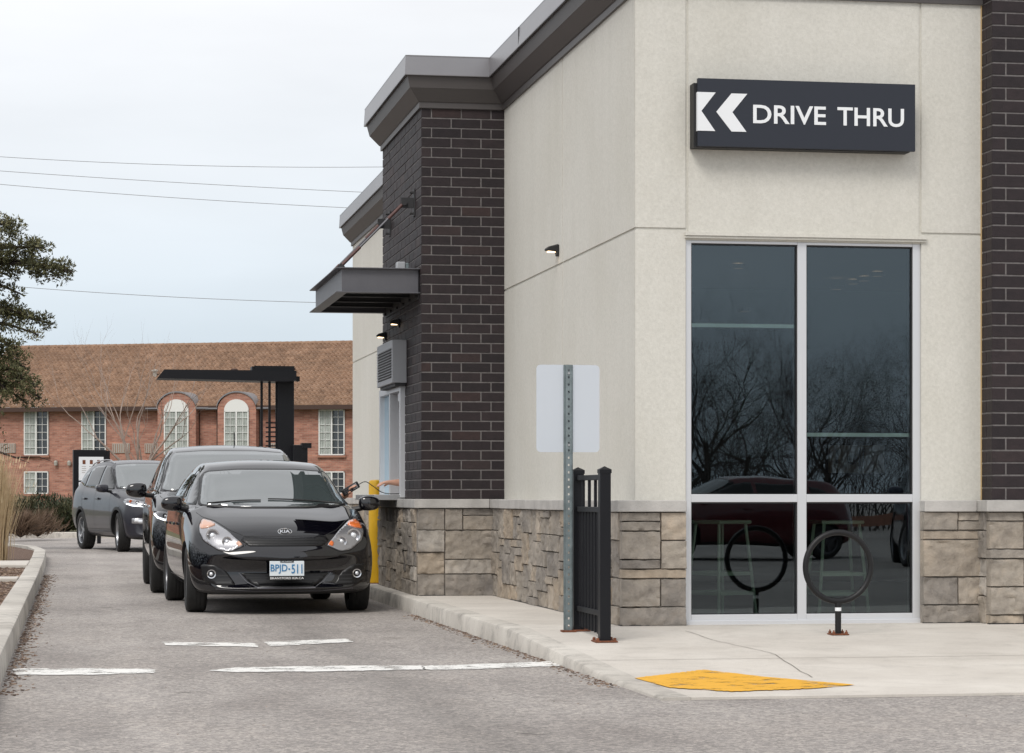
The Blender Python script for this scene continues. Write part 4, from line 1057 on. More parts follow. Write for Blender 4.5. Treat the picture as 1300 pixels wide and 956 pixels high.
    def mirror(s, y, z, sd, sz=(.11, .09, .085), mat=None, x=None, reach=.09):
        W = s.S['W']/2; h = s.ray(y, z-.02, 'side', sd); xb = h[0].x if h[0] else sd*W*.9
        c = Vector((xb+sd*(reach+sz[0]), y-.02, z+.03))
        bm = bmesh.new(); bmesh.ops.create_cube(bm, size=2)
        bmesh.ops.subdivide_edges(bm, edges=bm.edges, cuts=2, use_grid_fill=True)
        for v in bm.verts:
            p = v.co; q = Vector((p.x, p.y, p.z)); l = q.length; k = (max(abs(p.x), abs(p.y), abs(p.z))/l)**.55
            q = q*k; fy = .55 if q.y > .5 else 1
            q.z *= 1-.22*max(0, q.x*sd); 
            v.co = Vector((q.x*sz[0], max(-1, min(.62, q.y))*sz[1], q.z*sz[2]))
        me = bpy.data.meshes.new('mirror'); bm.to_mesh(me); bm.free(); me.materials.append(M(mat or s.S['paint']))
        me.polygons.foreach_set('use_smooth', [True]*len(me.polygons))
        o = bpy.data.objects.new('door_mirror', me); COL.objects.link(o); o.parent = s.root; o.location = c
        m_ = o.modifiers.new('s', 'SUBSURF'); m_.levels = 2; m_.render_levels = 2
        mb = MB(); a = Vector((xb-sd*.03, y+.02, z-.035))
        mb.tube([a-c, Vector((-sd*sz[0]*.55, 0, -sz[2]*.55))], [.028, .024], 8); mb.build('mirror_arm', 'trim_black', o, smooth=True)
        mb = MB(); mb.box(-sz[0]*.8, sz[0]*.75, sz[1]*.60, sz[1]*.635, -sz[2]*.62, sz[2]*.62); mb.build('mirror_glass', 'chrome', o, bevel=.01)
        return o
    def lamp(s, name, a, b_, r, d='front', sd=1, off=.006, mats=('chrome', 'headlamp_dark', 'lamp_lens'), parent=None):
        p, n = s.at(a, b_, d, sd, off); n = Vector((0, -1, 0)) if d == 'front' else n
        q = Vector((0, 0, 1)).rotation_difference(n)
        def put(mb, nm, m_):
            mb.v = [tuple(p+q@Vector(v)) for v in mb.v]; return mb.build(nm, m_, parent or s.root, smooth=True)
        mb = MB(); mb.lathe([(r*.78, -.02), (r*.80, .004), (r, .006), (r*1.02, -.02)], n=24); put(mb, name, mats[0])
        mb = MB(); mb.lathe([(0, -.012), (r*.5, -.010), (r*.8, .001)], n=24); put(mb, name+'_bowl', mats[1])
        mb = MB(); mb.lathe([(0, .008), (r*.22, .006), (r*.38, .0), (r*.40, -.01)], n=16); put(mb, name+'_lens', mats[2])

def rnd_poly(pts, r=.03, k=4):
    out = []; n = len(pts)
    for i in range(n):
        p0, p, p1 = Vector(pts[i-1]), Vector(pts[i]), Vector(pts[(i+1) % n])
        a = p + (p0-p).normalized()*min(r, (p0-p).length*.45); b_ = p + (p1-p).normalized()*min(r, (p1-p).length*.45)
        for j in range(k+1):
            t = j/k; out.append(tuple((1-t)**2*a + 2*t*(1-t)*p + t*t*b_))
    return out
def mir(pts, sd): return [(sd*x, z) for x, z in pts]

# ---- the black hatchback at the window
S = dict(name='hatchback_car', label='black compact hatchback stopped nearest at the drive-through window', cat='car', L=4.05, W=1.72, H=1.455, fa=.80, wb=2.57, wheel_r=.305, tyre_w=.19, rim_r=.205, paint='paint_black',
    stations=[0, .012, .03, .06, .10, .16, .26, .42, .62, .82, .94, 1.02, 1.12, 1.32, 1.55, 1.74, 1.84, 1.98, 2.3, 2.7, 3.1, 3.4, 3.6, 3.76, 3.9, 3.98, 4.03, 4.05],
    top=[(a_, b_ if b_ < 1 else 1+(b_-1)*.93) for a_, b_ in [(0, .50), (.012, .57), (.03, .600), (.06, .625), (.10, .690), (.16, .755), (.26, .81), (.42, .865), (.62, .915), (.82, .955), (.94, .982), (1.02, 1.00), (1.12, 1.05), (1.32, 1.165), (1.55, 1.285), (1.74, 1.372), (1.84, 1.405), (1.98, 1.432), (2.3, 1.458), (2.7, 1.462), (3.1, 1.44), (3.4, 1.41), (3.6, 1.36), (3.76, 1.18), (3.9, .98), (3.98, .86), (4.03, .72), (4.05, .6)]],
    bot=[(0, .255), (.012, .225), (.03, .207), (.06, .195), (.10, .188), (.16, .18), (.3, .175), (.6, .19), (3.4, .20), (3.8, .24), (3.98, .32), (4.05, .45)],
    plan=[(0, .72), (.012, .84), (.03, .92), (.06, .955), (.10, .975), (.2, .985), (.5, .995), (1, 1), (3.3, 1), (3.7, .97), (3.95, .92), (4.03, .85), (4.05, .75)],
    belt=[(0, .50), (.1, .70), (.26, .765), (.42, .80), (.62, .84), (.82, .88), (1.0, .915), (1.3, .935), (2, .955), (3, .99), (3.6, 1.0), (3.9, .93), (4.05, .55)],
    gh=[(0, 0), (.94, 0), (1.02, .55), (1.12, 1), (3.85, 1), (3.98, .4), (4.05, 0)], roofw=.655, crown=.055, nose_a=.36, nose_l=1.25, nose_p=2.7, tail_a=.25)
kia = Car(S); k_ = kia
WSH = rnd_poly([(-.675, .985), (-.3, .965), (.3, .965), (.675, .985), (.60, 1.245), (.565, 1.29), (.28, 1.31), (-.28, 1.31), (-.565, 1.29), (-.60, 1.245)], .03)
k_.patch('windscreen_seal', rnd_poly([(-.70, .975), (-.3, .95), (.3, .95), (.70, .975), (.62, 1.255), (.575, 1.303), (.28, 1.325), (-.28, 1.325), (-.575, 1.303), (-.62, 1.255)], .03), 'trim_black', off=.003, step=.04)
k_.patch('windscreen', WSH, 'car_glass', off=.006, step=.035)
# grille band
k_.patch('upper_grille', rnd_poly([(-.37, .700), (-.1, .688), (.1, .688), (.37, .700), (.40, .665), (.33, .615), (-.33, .615), (-.40, .665)], .015), 'grille_black', off=.004)
for j in range(2):
    k_.strip('grille_bar', [(-.35, .640+j*.025), (0, .636+j*.025), (.35, .640+j*.025)], .004, 'trim_black', off=.008)
for j in range(-12, 13):
    k_.strip('grille_bar', [(j*.03, .622), (j*.03, .690)], .004, 'trim_black', off=.009) if abs(j) % 2 == 0 else None
k_.patch('lower_grille', rnd_poly([(-.40, .375), (.40, .375), (.33, .295), (.25, .25), (-.25, .25), (-.33, .295)], .02), 'grille_black', off=.004)
for j in range(4): k_.strip('grille_bar', [(-.34+j*.02, .36-j*.027), (.34-j*.02, .36-j*.027)], .006, 'steel_dark', off=.007)
k_.strip('grille_trim', [(-.415, .375), (-.345, .29), (-.26, .243), (.26, .243), (.345, .29), (.415, .375)], .007, 'steel_grey', off=.006)
for sd in (-1, 1):
    # fog lamp pocket
    k_.patch('fog_pocket', mir(rnd_poly([(.52, .385), (.62, .445), (.745, .455), (.73, .31), (.62, .265), (.44, .265)], .03), sd), 'grille_black', off=.004)
    for j in range(3): k_.strip('pocket_bar', mir([(.49+j*.01, .285+j*.033), (.61, .285+j*.033)], sd), .008, 'steel_dark', off=.007)
    k_.lamp('fog_lamp', sd*.655, .365, .040, off=.010, mats=('chrome', 'headlamp_dark', 'lamp_lens'))
    # headlamp
    hp = rnd_poly([(.375, .622), (.50, .568), (.60, .582), (.715, .660), (.745, .735), (.74, .80), (.70, .852), (.625, .835), (.50, .745)], .02)
    cxh, czh = .585, .71; k_.patch('headlight_seal', mir([(cxh+(x-cxh)*1.045, czh+(z-czh)*1.06) for x, z in hp], sd), 'trim_black', off=.0025, step=.03)
    hl = k_.patch('headlight', mir(hp, sd), 'headlamp_base', off=.005, step=.02)
    inner = rnd_poly([(.46, .665), (.52, .645), (.60, .650), (.70, .70), (.735, .75), (.725, .775), (.62, .765), (.53, .715)], .02)
    HM = ('headlamp_ring', 'headlamp_bowl', 'lamp_lens'); k_.lamp('low_beam', sd*.635, .700, .062, off=.012, parent=hl, mats=HM); k_.lamp('high_beam', sd*.515, .650, .046, off=.010, parent=hl, mats=HM)
    k_.patch('turn_signal', mir(rnd_poly([(.60, .800), (.63, .830), (.70, .848), (.735, .80), (.735, .765), (.67, .775)], .012), sd), 'amber' if sd > 0 else 'pale_amber', off=.012, step=.02, parent=hl)
    k_.patch('turn_signal', mir(rnd_poly([(.385, .625), (.425, .608), (.44, .64), (.415, .66)], .008), sd), 'amber' if sd > 0 else 'pale_amber', off=.012, step=.02, parent=hl)
    # bonnet shut line, a crease, wheel arch lip
    k_.strip('shut_line', mir([(.36, .705), (.48, .755), (.60, .84), (.70, .875), (.735, .91), (.72, .965)], sd), .006, 'trim_black', off=.0015)
    # side glass
    k_.patch('side_window', rnd_poly([(1.20, .985), (1.62, 1.17), (1.80, 1.245), (2.05, 1.30), (2.16, 1.305), (2.16, 1.00), (1.6, .985)], .02), 'side_glass', 'side', sd, .005, step=.05)
    k_.patch('side_window', rnd_poly([(2.23, 1.00), (2.23, 1.31), (2.8, 1.30), (3.05, 1.26), (3.12, 1.03)], .02), 'side_glass', 'side', sd, .005, step=.05)
    k_.patch('quarter_window', rnd_poly([(3.18, 1.04), (3.12, 1.24), (3.35, 1.19), (3.48, 1.10)], .015), 'side_glass', 'side', sd, .005, step=.05)
    for ln in ([(1.28, .30), (1.22, .55), (1.22, .96)], [(2.20, .28), (2.20, 1.0)], [(3.02, .62), (3.15, .9), (3.14, 1.02)], [(1.28, .30), (2.9, .30)]):
        k_.strip('door_line', ln, .006, 'trim_black', 'side', sd, .0015)
    for yy in (1.98, 2.9):
        p, n = k_.at(yy, .80, 'side', sd, .02); mb = MB(); mb.obox(p, (.012, 0, 0), (0, .09, 0), (0, 0, .014)); mb.build('door_handle', 'paint_black', k_.root, bevel=.006)
    k_.mirror(1.28, .965, sd, (.105, .085, .078), reach=.045)
k_.strip('bonnet_line', [(-.36, .705), (-.2, .705), (0, .703), (.2, .705), (.36, .705)], .005, 'trim_black', off=.0015)
k_.strip('lip_line', [(-.62, .235), (-.3, .215), (.3, .215), (.62, .235)], .008, 'steel_grey', off=.003)
k_.patch('lower_lip', rnd_poly([(-.66, .215), (.66, .215), (.6, .192), (-.6, .192)], .01), 'trim_black', off=.004)
# wipers
for x0, x1, dx in ((-.62, -.12, 0), (.62, -.05, 0)):
    pts = []
    for j in range(9):
        t = j/8; x = x0*(-1)*0 + (x0+(x1-x0)*t); z = .985 + .028*math.sin(math.pi*t*.55) + (.012 if x0 > 0 else 0)*t
        p, n = k_.at(x, z, 'front', 1, .016); pts.append(p)
    mb = MB(); mb.tube(pts, .007, 6); mb.build('wiper', 'trim_black', k_.root)
# badge
p, n = k_.at(0, .742, 'front', 1, .004)
bg_ = thing('badge', None, None); bg_.parent = k_.root; bg_.location = p+Vector((0, -.004, 0)); bg_.rotation_euler = (R(-28), 0, 0)
mb = MB(); mb.tube([(.062*math.cos(2*math.pi*q/32), 0, .030*math.sin(2*math.pi*q/32)) for q in range(33)], .0035, 6, cap=False); mb.build('oval', 'chrome', bg_, smooth=True)
mb = MB(); mb.prism([(.060*math.cos(2*math.pi*q/32), .028*math.sin(2*math.pi*q/32)) for q in range(32)], 'y', -.001, .006); mb.build('backplate', 'trim_black', bg_)
t = text_mesh('lettering', 'KIA', 'chrome', bg_, width=.088, height=.031, off=.012); t.location = (-.044, -.002, -.0155)
# plate
py_min = min(k_.at(xx_, zz_, 'front', 1, 0)[0].y for xx_ in (-.15, 0, .15) for zz_ in (.31, .36, .41, .46, .49))
pl = thing('number_plate', None, None); pl.parent = k_.root; pl.location = (.0, py_min-.018, .325)
mb = MB(); mb.box(-.155, .155, 0, .012, 0, .158); mb.build('plate', 'plate_white', pl, bevel=.003)
mb = MB(); mb.box(-.158, .158, -.003, .010, -.012, .026)
mb.build('frame', 'trim_black', pl)
for z in (.15,): mb = MB(); mb.box(-.06, .06, -.003, .0, z-.005, z+.012); mb.build('frame', 'trim_black', pl)
t = text_mesh('lettering', 'BPJD', 'plate_blue', pl, width=.150, height=.082, off=.008); t.location = (-.147, -.001, .046)
t = text_mesh('lettering', '511', 'plate_blue', pl, width=.098, height=.082, off=.010); t.location = (.040, -.001, .046)
mb = MB(); mb.prism([(.020+.009*math.cos(q*math.pi/3+.5), .086+.009*math.sin(q*math.pi/3+.5)) for q in range(6)], 'y', -.003, 0); mb.build('emblem', 'plate_blue', pl)
t = text_mesh('lettering', 'BRANTFORD KIA.CA', 'plate_letter_white', pl, width=.30, height=.019, off=.01); t.location = (-.150, -.0035, -.004)
t = text_mesh('lettering', 'WE SUPPORT', 'plate_white', pl, width=.10, height=.008, off=.01); t.location = (-.050, -.0035, .1505)
kia.wheels(spokes=7, steer=R(-2), rim='rim_dark')
fxa = G(247, 776.5, 0)[1]
yaw = R(2.0)
ctr = Vector(((XatY(232, fxa)+XatY(469, fxa))/2, fxa)); off_ = Vector((-math.sin(yaw), math.cos(yaw)))*.80
kia.root.location = (ctr.x-off_.x, ctr.y-off_.y, .0); kia.root.rotation_euler = (0, 0, yaw)

# ---- the black SUV behind it
S = dict(name='suv_car', label='black luxury SUV waiting directly behind the hatchback', cat='car', L=4.68, W=1.90, H=1.67, fa=.93, wb=2.78, wheel_r=.36, tyre_w=.235, rim_r=.24, paint='paint_black_suv',
    stations=[0, .012, .03, .06, .10, .18, .30, .5, .75, .98, 1.1, 1.2, 1.32, 1.52, 1.72, 1.90, 2.02, 2.2, 2.6, 3.0, 3.5, 3.9, 4.15, 4.32, 4.5, 4.6, 4.66, 4.68],
    top=[(0, .60), (.012, .74), (.03, .82), (.06, .88), (.10, .925), (.18, .965), (.30, .995), (.5, 1.03), (.75, 1.07), (.98, 1.10), (1.1, 1.12), (1.2, 1.14), (1.32, 1.20), (1.52, 1.32), (1.72, 1.43), (1.90, 1.53), (2.02, 1.58), (2.2, 1.625), (2.6, 1.665), (3.0, 1.67), (3.5, 1.645), (3.9, 1.60), (4.15, 1.54), (4.32, 1.38), (4.5, 1.15), (4.6, 1.0), (4.66, .84), (4.68, .7)],
    bot=[(0, .34), (.012, .30), (.03, .27), (.06, .25), (.10, .235), (.2, .22), (.6, .24), (3.8, .25), (4.3, .30), (4.6, .40), (4.68, .52)],
    plan=[(0, .74), (.012, .86), (.03, .93), (.06, .96), (.10, .975), (.2, .985), (.5, .995), (1, 1), (3.8, 1), (4.3, .97), (4.55, .93), (4.66, .87), (4.68, .8)],
    belt=[(0, .60), (.1, .85), (.3, .92), (.5, .965), (.75, 1.0), (1.0, 1.03), (1.3, 1.06), (2, 1.08), (3, 1.11), (4, 1.15), (4.4, 1.1), (4.68, .65)],
    gh=[(0, 0), (1.1, 0), (1.2, .5), (1.32, 1), (4.45, 1), (4.6, .4), (4.68, 0)], roofw=.70, crown=.06, nose_a=.38, nose_l=1.3, nose_p=2.8, tail_a=.2)
suv = Car(S)
def generic_glass(c, ws, sides):
    c.patch('windscreen_seal', [(x*1.035, z+(z-sum(q[1] for q in ws)/len(ws))*.05) for x, z in ws], 'trim_black', off=.003, step=.05)
    c.patch('windscreen', rnd_poly(ws, .04), 'car_glass', off=.006, step=.04)
    for sd in (-1, 1):
        for poly in sides: c.patch('side_window', rnd_poly(poly, .03), 'side_glass', 'side', sd, .005, step=.06)
generic_glass(suv, [(-.78, 1.13), (-.3, 1.105), (.3, 1.105), (.78, 1.13), (.66, 1.50), (.62, 1.555), (.3, 1.575), (-.3, 1.575), (-.62, 1.555), (-.66, 1.50)],
    [[(1.48, 1.11), (1.9, 1.36), (2.25, 1.53), (2.5, 1.55), (2.5, 1.13)], [(2.57, 1.13), (2.57, 1.555), (3.2, 1.55), (3.5, 1.50), (3.5, 1.16)], [(3.57, 1.17), (3.57, 1.49), (3.9, 1.45), (4.1, 1.25)]])
for sd in (-1, 1):
    hl = suv.patch('headlight', mir(rnd_poly([(.50, .80), (.62, .78), (.80, .80), (.905, .84), (.915, .90), (.80, .895), (.60, .865), (.50, .85)], .02), sd), 'headlamp_dark', off=.005, step=.025)
    suv.strip('daytime_light', mir([(.52, .80), (.64, .785), (.78, .80), (.86, .83), (.89, .87)], sd), .018, 'led_on', off=.012, parent=hl)
    suv.lamp('low_beam', sd*.78, .845, .03, off=.015, parent=hl); suv.lamp('high_beam', sd*.66, .83, .028, off=.015, parent=hl)
    suv.patch('fog_pocket', mir(rnd_poly([(.55, .52), (.80, .56), (.80, .44), (.60, .42)], .03), sd), 'grille_black', off=.004)
    for ln in ([(1.45, .40), (1.42, .7), (1.46, 1.09)], [(2.535, .36), (2.535, 1.12)], [(3.40, .62), (3.54, .95), (3.53, 1.16)], [(1.45, .38), (3.2, .38)]):
        suv.strip('door_line', ln, .007, 'trim_black', 'side', sd, .0015)
    suv.strip('window_chrome', [(1.44, 1.09), (2.5, 1.112), (3.55, 1.15), (4.1, 1.22)], .016, 'chrome', 'side', sd, .006)
    for yy in (2.3, 3.3):
        p, n = suv.at(yy, .95, 'side', sd, .02); mb = MB(); mb.obox(p, (.014, 0, 0), (0, .1, 0), (0, 0, .016)); mb.build('door_handle', 'chrome', suv.root, bevel=.006)
    suv.mirror(1.55, 1.10, sd, (.125, .10, .095), reach=.07, mat='paint_black_suv')
    suv.strip('shut_line', mir([(.5, .93), (.66, .96), (.76, 1.0), (.82, 1.06), (.81, 1.11)], sd), .006, 'trim_black', off=.0015)
suv.patch('upper_grille', rnd_poly([(-.42, .90), (.42, .90), (.46, .80), (.36, .62), (-.36, .62), (-.46, .80)], .03), 'grille_black', off=.004)
suv.patch('lower_grille', rnd_poly([(-.45, .50), (.45, .50), (.38, .36), (-.38, .36)], .03), 'grille_black', off=.004)
mb = MB(); p, n = suv.at(.12, 2.95, 'top'); mb.tube([p+Vector((0, 0, -.01)), p+Vector((0, .05, .16))], .006, 6); mb.build('antenna', 'trim_black', suv.root)
suv.wheels(spokes=10)
fxa = G(196, 752.3, 0)[1]; cxs = XatY(188.5, fxa)+.95
suv.root.location = (cxs, fxa-.93, 0)

# ---- the grey crossover turning in behind
S = dict(S); S.update(name='crossover_car', label='dark grey crossover with lit headlight turning in at the back of the queue', paint='paint_grey', L=4.58, W=1.84, H=1.68, fa=.90, wb=2.62, wheel_r=.355, tyre_w=.225,
    top=[(0, .60), (.012, .74), (.03, .82), (.06, .88), (.10, .92), (.18, .955), (.30, .985), (.5, 1.025), (.75, 1.07), (.98, 1.11), (1.1, 1.13), (1.2, 1.155), (1.32, 1.22), (1.52, 1.34), (1.72, 1.45), (1.90, 1.55), (2.02, 1.60), (2.2, 1.64), (2.6, 1.68), (3.0, 1.68), (3.5, 1.65), (3.9, 1.59), (4.1, 1.52), (4.25, 1.38), (4.42, 1.15), (4.5, 1.0), (4.56, .84), (4.58, .7)],
    stations=[0, .012, .03, .06, .10, .18, .30, .5, .75, .98, 1.1, 1.2, 1.32, 1.52, 1.72, 1.90, 2.02, 2.2, 2.6, 3.0, 3.5, 3.9, 4.1, 4.25, 4.42, 4.5, 4.56, 4.58],
    bot=[(0, .33), (.012, .29), (.03, .265), (.06, .25), (.10, .23), (.2, .22), (.6, .23), (3.8, .25), (4.2, .30), (4.5, .40), (4.58, .52)], roofw=.69)
cv = Car(S); 
generic_glass(cv, [(-.75, 1.14), (-.3, 1.12), (.3, 1.12), (.75, 1.14), (.64, 1.51), (.60, 1.565), (.3, 1.59), (-.3, 1.59), (-.60, 1.565), (-.64, 1.51)],
    [[(1.45, 1.12), (1.9, 1.39), (2.2, 1.54), (2.45, 1.56), (2.45, 1.13)], [(2.52, 1.13), (2.52, 1.565), (3.1, 1.555), (3.4, 1.50), (3.4, 1.17)], [(3.47, 1.18), (3.47, 1.48), (3.75, 1.42), (3.95, 1.27)]])
def suv_front(c, paint):
    for sd in (-1, 1):
        hl = c.patch('headlight', mir(rnd_poly([(.42, .83), (.60, .80), (.78, .815), (.87, .85), (.86, .935), (.80, .955), (.62, .90), (.44, .885)], .02), sd), 'headlamp_base', off=.005, step=.025)
        c.strip('daytime_light', mir([(.45, .835), (.62, .812), (.78, .828), (.85, .86)], sd), .022, 'led_on', off=.012, parent=hl)
        c.lamp('low_beam', sd*.70, .875, .038, off=.016, parent=hl); c.lamp('turn_signal', sd*.79, .895, .026, off=.014, parent=hl, mats=('amber', 'amber', 'amber'))
        fg = c.patch('fog_pocket', mir(rnd_poly([(.52, .60), (.80, .61), (.80, .51), (.55, .50)], .02), sd), 'headlamp_base', off=.005)
        c.patch('fog_lamp', mir(rnd_poly([(.58, .58), (.76, .585), (.76, .535), (.60, .525)], .015), sd), 'lamp_lens', off=.009, parent=fg)
        for ln in ([(1.40, .40), (1.37, .7), (1.42, 1.10)], [(2.485, .36), (2.485, 1.13)], [(3.30, .62), (3.44, .95), (3.43, 1.17)], [(1.40, .40), (3.1, .40)]):
            c.strip('door_line', ln, .008, 'trim_black', 'side', sd, .0015)
        c.patch('sill_cladding', [(1.32, .24), (3.05, .25), (3.05, .37), (1.32, .37)], 'trim_black', 'side', sd, .004, step=.08)
        for yy in (2.25, 3.2):
            p, n = c.at(yy, .95, 'side', sd, .02); mb = MB(); mb.obox(p, (.014, 0, 0), (0, .1, 0), (0, 0, .018)); mb.build('door_handle', paint, c.root, bevel=.006)
        c.mirror(1.52, 1.11, sd, (.12, .10, .085), reach=.06, mat=paint)
        for ya in (c.S['fa'], c.S['fa']+c.S['wb']):
            rw = c.S['wheel_r']+.072
            c.strip('wheel_arch_trim', [(ya+rw*math.cos(R(a)), c.S['wheel_r']+rw*math.sin(R(a))) for a in range(-5, 186, 10)], .05, 'trim_black', 'side', sd, .006)
        p0, _ = c.at(sd*.60, 2.3, 'top'); p1, _ = c.at(sd*.60, 3.9, 'top')
        pts = [c.at(sd*.585, 2.2+i*.3, 'top')[0]+Vector((0, 0, .035 if 0 < i < 6 else .0)) for i in range(7)]
        mb = MB(); mb.tube(pts, .013, 6); mb.build('roof_rail', 'rim_alloy', c.root, smooth=True)
    gr = c.patch('upper_grille', rnd_poly([(-.40, .88), (.40, .88), (.42, .80), (.30, .72), (-.30, .72), (-.42, .80)], .03), 'grille_black', off=.004)
    for z in (.84, .79): c.strip('grille_bar', [(-.38, z), (.38, z)], .022, 'chrome', off=.010, parent=gr)
    c.patch('lower_grille', rnd_poly([(-.62, .47), (.62, .47), (.50, .32), (-.50, .32)], .03), 'trim_black', off=.004)
suv_front(cv, 'paint_grey')
cv.wheels(spokes=5, steer=R(-9))
sC = 1.06; yaw = R(14)
cv.root.scale = (sC, sC, sC)
# front left wheel contact of the photo at px 152, rear wheel at px 118
Yf = G(153, 700.6, 0)[1]; Xf = XatY(147, Yf)
loc = Vector((Xf, Yf)); lx, lyy = -.92*sC, .90*sC
cv.root.location = (loc.x - (lx*math.cos(yaw)-lyy*math.sin(yaw)), loc.y - (lx*math.sin(yaw)+lyy*math.cos(yaw)), 0); cv.root.rotation_euler = (0, 0, yaw)

# ---- cars on the car park behind the camera, mirrored in the big window
def park_copy(src, label, paint, loc, rz):
    c = copy_tree(src); c['label'] = label; c['group'] = 'cars mirrored in the big window'; c.location = loc; c.rotation_euler = (0, 0, rz); c.scale = (1, 1, 1)
    for ch in c.children_recursive:
        if ch.type == 'MESH' and any(s_.material and s_.material.name.startswith('paint_') for s_ in ch.material_slots):
            ch.data = ch.data.copy()
            for i, m_ in enumerate(ch.data.materials):
                if m_ and m_.name.startswith('paint_'): ch.data.materials[i] = M(paint)
    return c
park_copy(kia.root, 'red parked car mirrored in the lower left pane of the big window', 'paint_red', (9.1, -6.0, 0), R(-91))
park_copy(cv.root, 'dark blue parked car mirrored at the right edge of the big window', 'paint_dark_blue', (12.75, 1.0, 0), R(-165))

# ================================================================= PEOPLE
def skinned(name, verts, edges, mat, parent=None, root=0, sub=2, smooth=True):
    me = bpy.data.meshes.new(name); me.from_pydata([v[:3] for v in verts], edges, [])
    o = bpy.data.objects.new(name, me); COL.objects.link(o)
    sk = o.modifiers.new('skin', 'SKIN'); sl = me.skin_vertices[0].data if me.skin_vertices else None
    if sl is None:
        bm = bmesh.new(); bm.from_mesh(me); bm.verts.layers.skin.verify(); bm.to_mesh(me); bm.free(); sl = me.skin_vertices[0].data
    for i, v in enumerate(verts):
        r = v[3]; sl[i].radius = (r, v[4] if len(v) > 4 else r); sl[i].use_root = (i == root)
    sk.use_smooth_shade = True
    sb = o.modifiers.new('sub', 'SUBSURF'); sb.levels = sub; sb.render_levels = sub
    dg = bpy.context.evaluated_depsgraph_get(); dg.update()
    m2 = bpy.data.meshes.new_from_object(o.evaluated_get(dg)); bpy.data.objects.remove(o)
    m2.materials.clear(); m2.materials.append(M(mat)); m2.polygons.foreach_set('use_smooth', [True]*len(m2.polygons)); m2.name = name
    o = bpy.data.objects.new(name, m2); COL.objects.link(o)
    if parent: o.parent = parent
    return o
def arm_chain(shoulder, elbow, wrist, palm_dir, palm_n, spread=1, curl=.35, grip=0):
    """vertices/edges of one arm with palm, four fingers and thumb"""
    V = []; E = []
    S_, El, Wr = map(Vector, (shoulder, elbow, wrist)); pd = Vector(palm_dir).normalized(); pn = Vector(palm_n).normalized(); sd = pd.cross(pn).normalized()
    V.append((*S_, .062)); V.append((*S_.lerp(El, .5), .058)); V.append((*El, .054)); V.append((*El.lerp(Wr, .35), .054)); V.append((*El.lerp(Wr, .75), .042)); V.append((*Wr, .035, .028))
    E += [(i, i+1) for i in range(5)]
    pc = Wr+pd*.045; V.append((*pc, .044, .024)); E.append((5, 6))
    for k, (ln, o_) in enumerate(((.078, -.034), (.088, -.011), (.082, .012), (.066, .034))):
        b0 = pc+pd*.028+sd*o_; i0 = len(V); V.append((*b0, .0125)); E.append((6, i0)); p = b0; dr = pd.copy(); a = curl
        for j in range(3):
            dr = (dr*math.cos(a)+pn*math.sin(a)).normalized(); p = p+dr*ln*(.42, .32, .26)[j]; V.append((*p, (.0115, .0105, .009)[j])); E.append((len(V)-2, len(V)-1)); a = curl*1.15
    t0 = Wr+pd*.02-sd*.03+pn*.006; i0 = len(V); V.append((*t0, .013)); E.append((5, i0))
    p = t0; dr = (pd*.7-sd*.6+pn*.5).normalized()
    for j in range(2):
        p = p+dr*(.036, .030)[j]; V.append((*p, (.011, .009)[j])); E.append((len(V)-2, len(V)-1)); dr = (dr+pd*.4+pn*.25).normalized()
    return V, E
# server leaning an arm out of the service window
hy = 24.75
ws = (XatY(497, hy), hy, Zat(612.5, 3.1, hy))
el = (BX+.34, hy+.05, ws[2]-.012); shd = (BX+.46, hy+.42, 1.44)
V, E = arm_chain(shd, el, ws, (-1, -.05, -.02), (0, .05, -1), curl=.30)
n0 = len(V)
tor = [(BX+.50, hy+.50, 1.46, .07, .06), (BX+.52, hy+.60, 1.44, .12, .09), (BX+.55, hy+.60, 1.20, .15, .10), (BX+.56, hy+.60, .98, .13, .10), (BX+.56, hy+.60, .86, .16, .11),
       (BX+.51, hy+.60, 1.54, .055, .055), (BX+.49, hy+.59, 1.62, .075, .085), (BX+.485, hy+.585, 1.70, .085, .10), (BX+.49, hy+.59, 1.77, .06, .07),
       (BX+.56, hy+.79, 1.42, .06), (BX+.55, hy+.85, 1.15, .045), (BX+.40, hy+.82, .97, .034), (BX+.36, hy+.80, .94, .03, .02),
       (BX+.56, hy+.50, .55, .085), (BX+.56, hy+.50, .21, .05), (BX+.56, hy+.70, .55, .085), (BX+.56, hy+.70, .21, .05), (BX+.50, hy+.50, .17, .04), (BX+.50, hy+.70, .17, .04)]
V += tor; a = n0
E += [(0, a), (a, a+1), (a+1, a+2), (a+2, a+3), (a+3, a+4), (a+1, a+5), (a+5, a+6), (a+6, a+7), (a+7, a+8), (a+1, a+9), (a+9, a+10), (a+10, a+11), (a+11, a+12), (a+4, a+13), (a+13, a+14), (a+4, a+15), (a+15, a+16), (a+14, a+17), (a+16, a+18)]
pe = thing('person', 'bare forearm and hand of the server reaching out of the drive-through window', 'person', (BX+.5, hy+.5, GZ))
rl = (-(BX+.5), -(hy+.5), -GZ)
b_ = skinned('body', V, E, 'skin', pe, root=a+4); b_.location = rl
sh = skinned('shirt', [(BX+.52, hy+.60, 1.45, .13, .105), (BX+.55, hy+.60, 1.20, .17, .12), (BX+.56, hy+.60, .98, .15, .12), (BX+.47, hy+.45, 1.44, .07), (BX+.42, hy+.30, 1.37, .066), (BX+.56, hy+.80, 1.42, .075), (BX+.555, hy+.84, 1.22, .06)], [(0, 1), (1, 2), (0, 3), (3, 4), (0, 5), (5, 6)], 'shirt', pe, root=1); sh.location = rl
tr_ = skinned('trousers', [(BX+.56, hy+.60, .90, .175, .125), (BX+.56, hy+.50, .55, .095), (BX+.56, hy+.50, .22, .06), (BX+.56, hy+.70, .55, .095), (BX+.56, hy+.70, .22, .06)], [(0, 1), (1, 2), (0, 3), (3, 4)], 'shirt', pe); tr_.location = rl
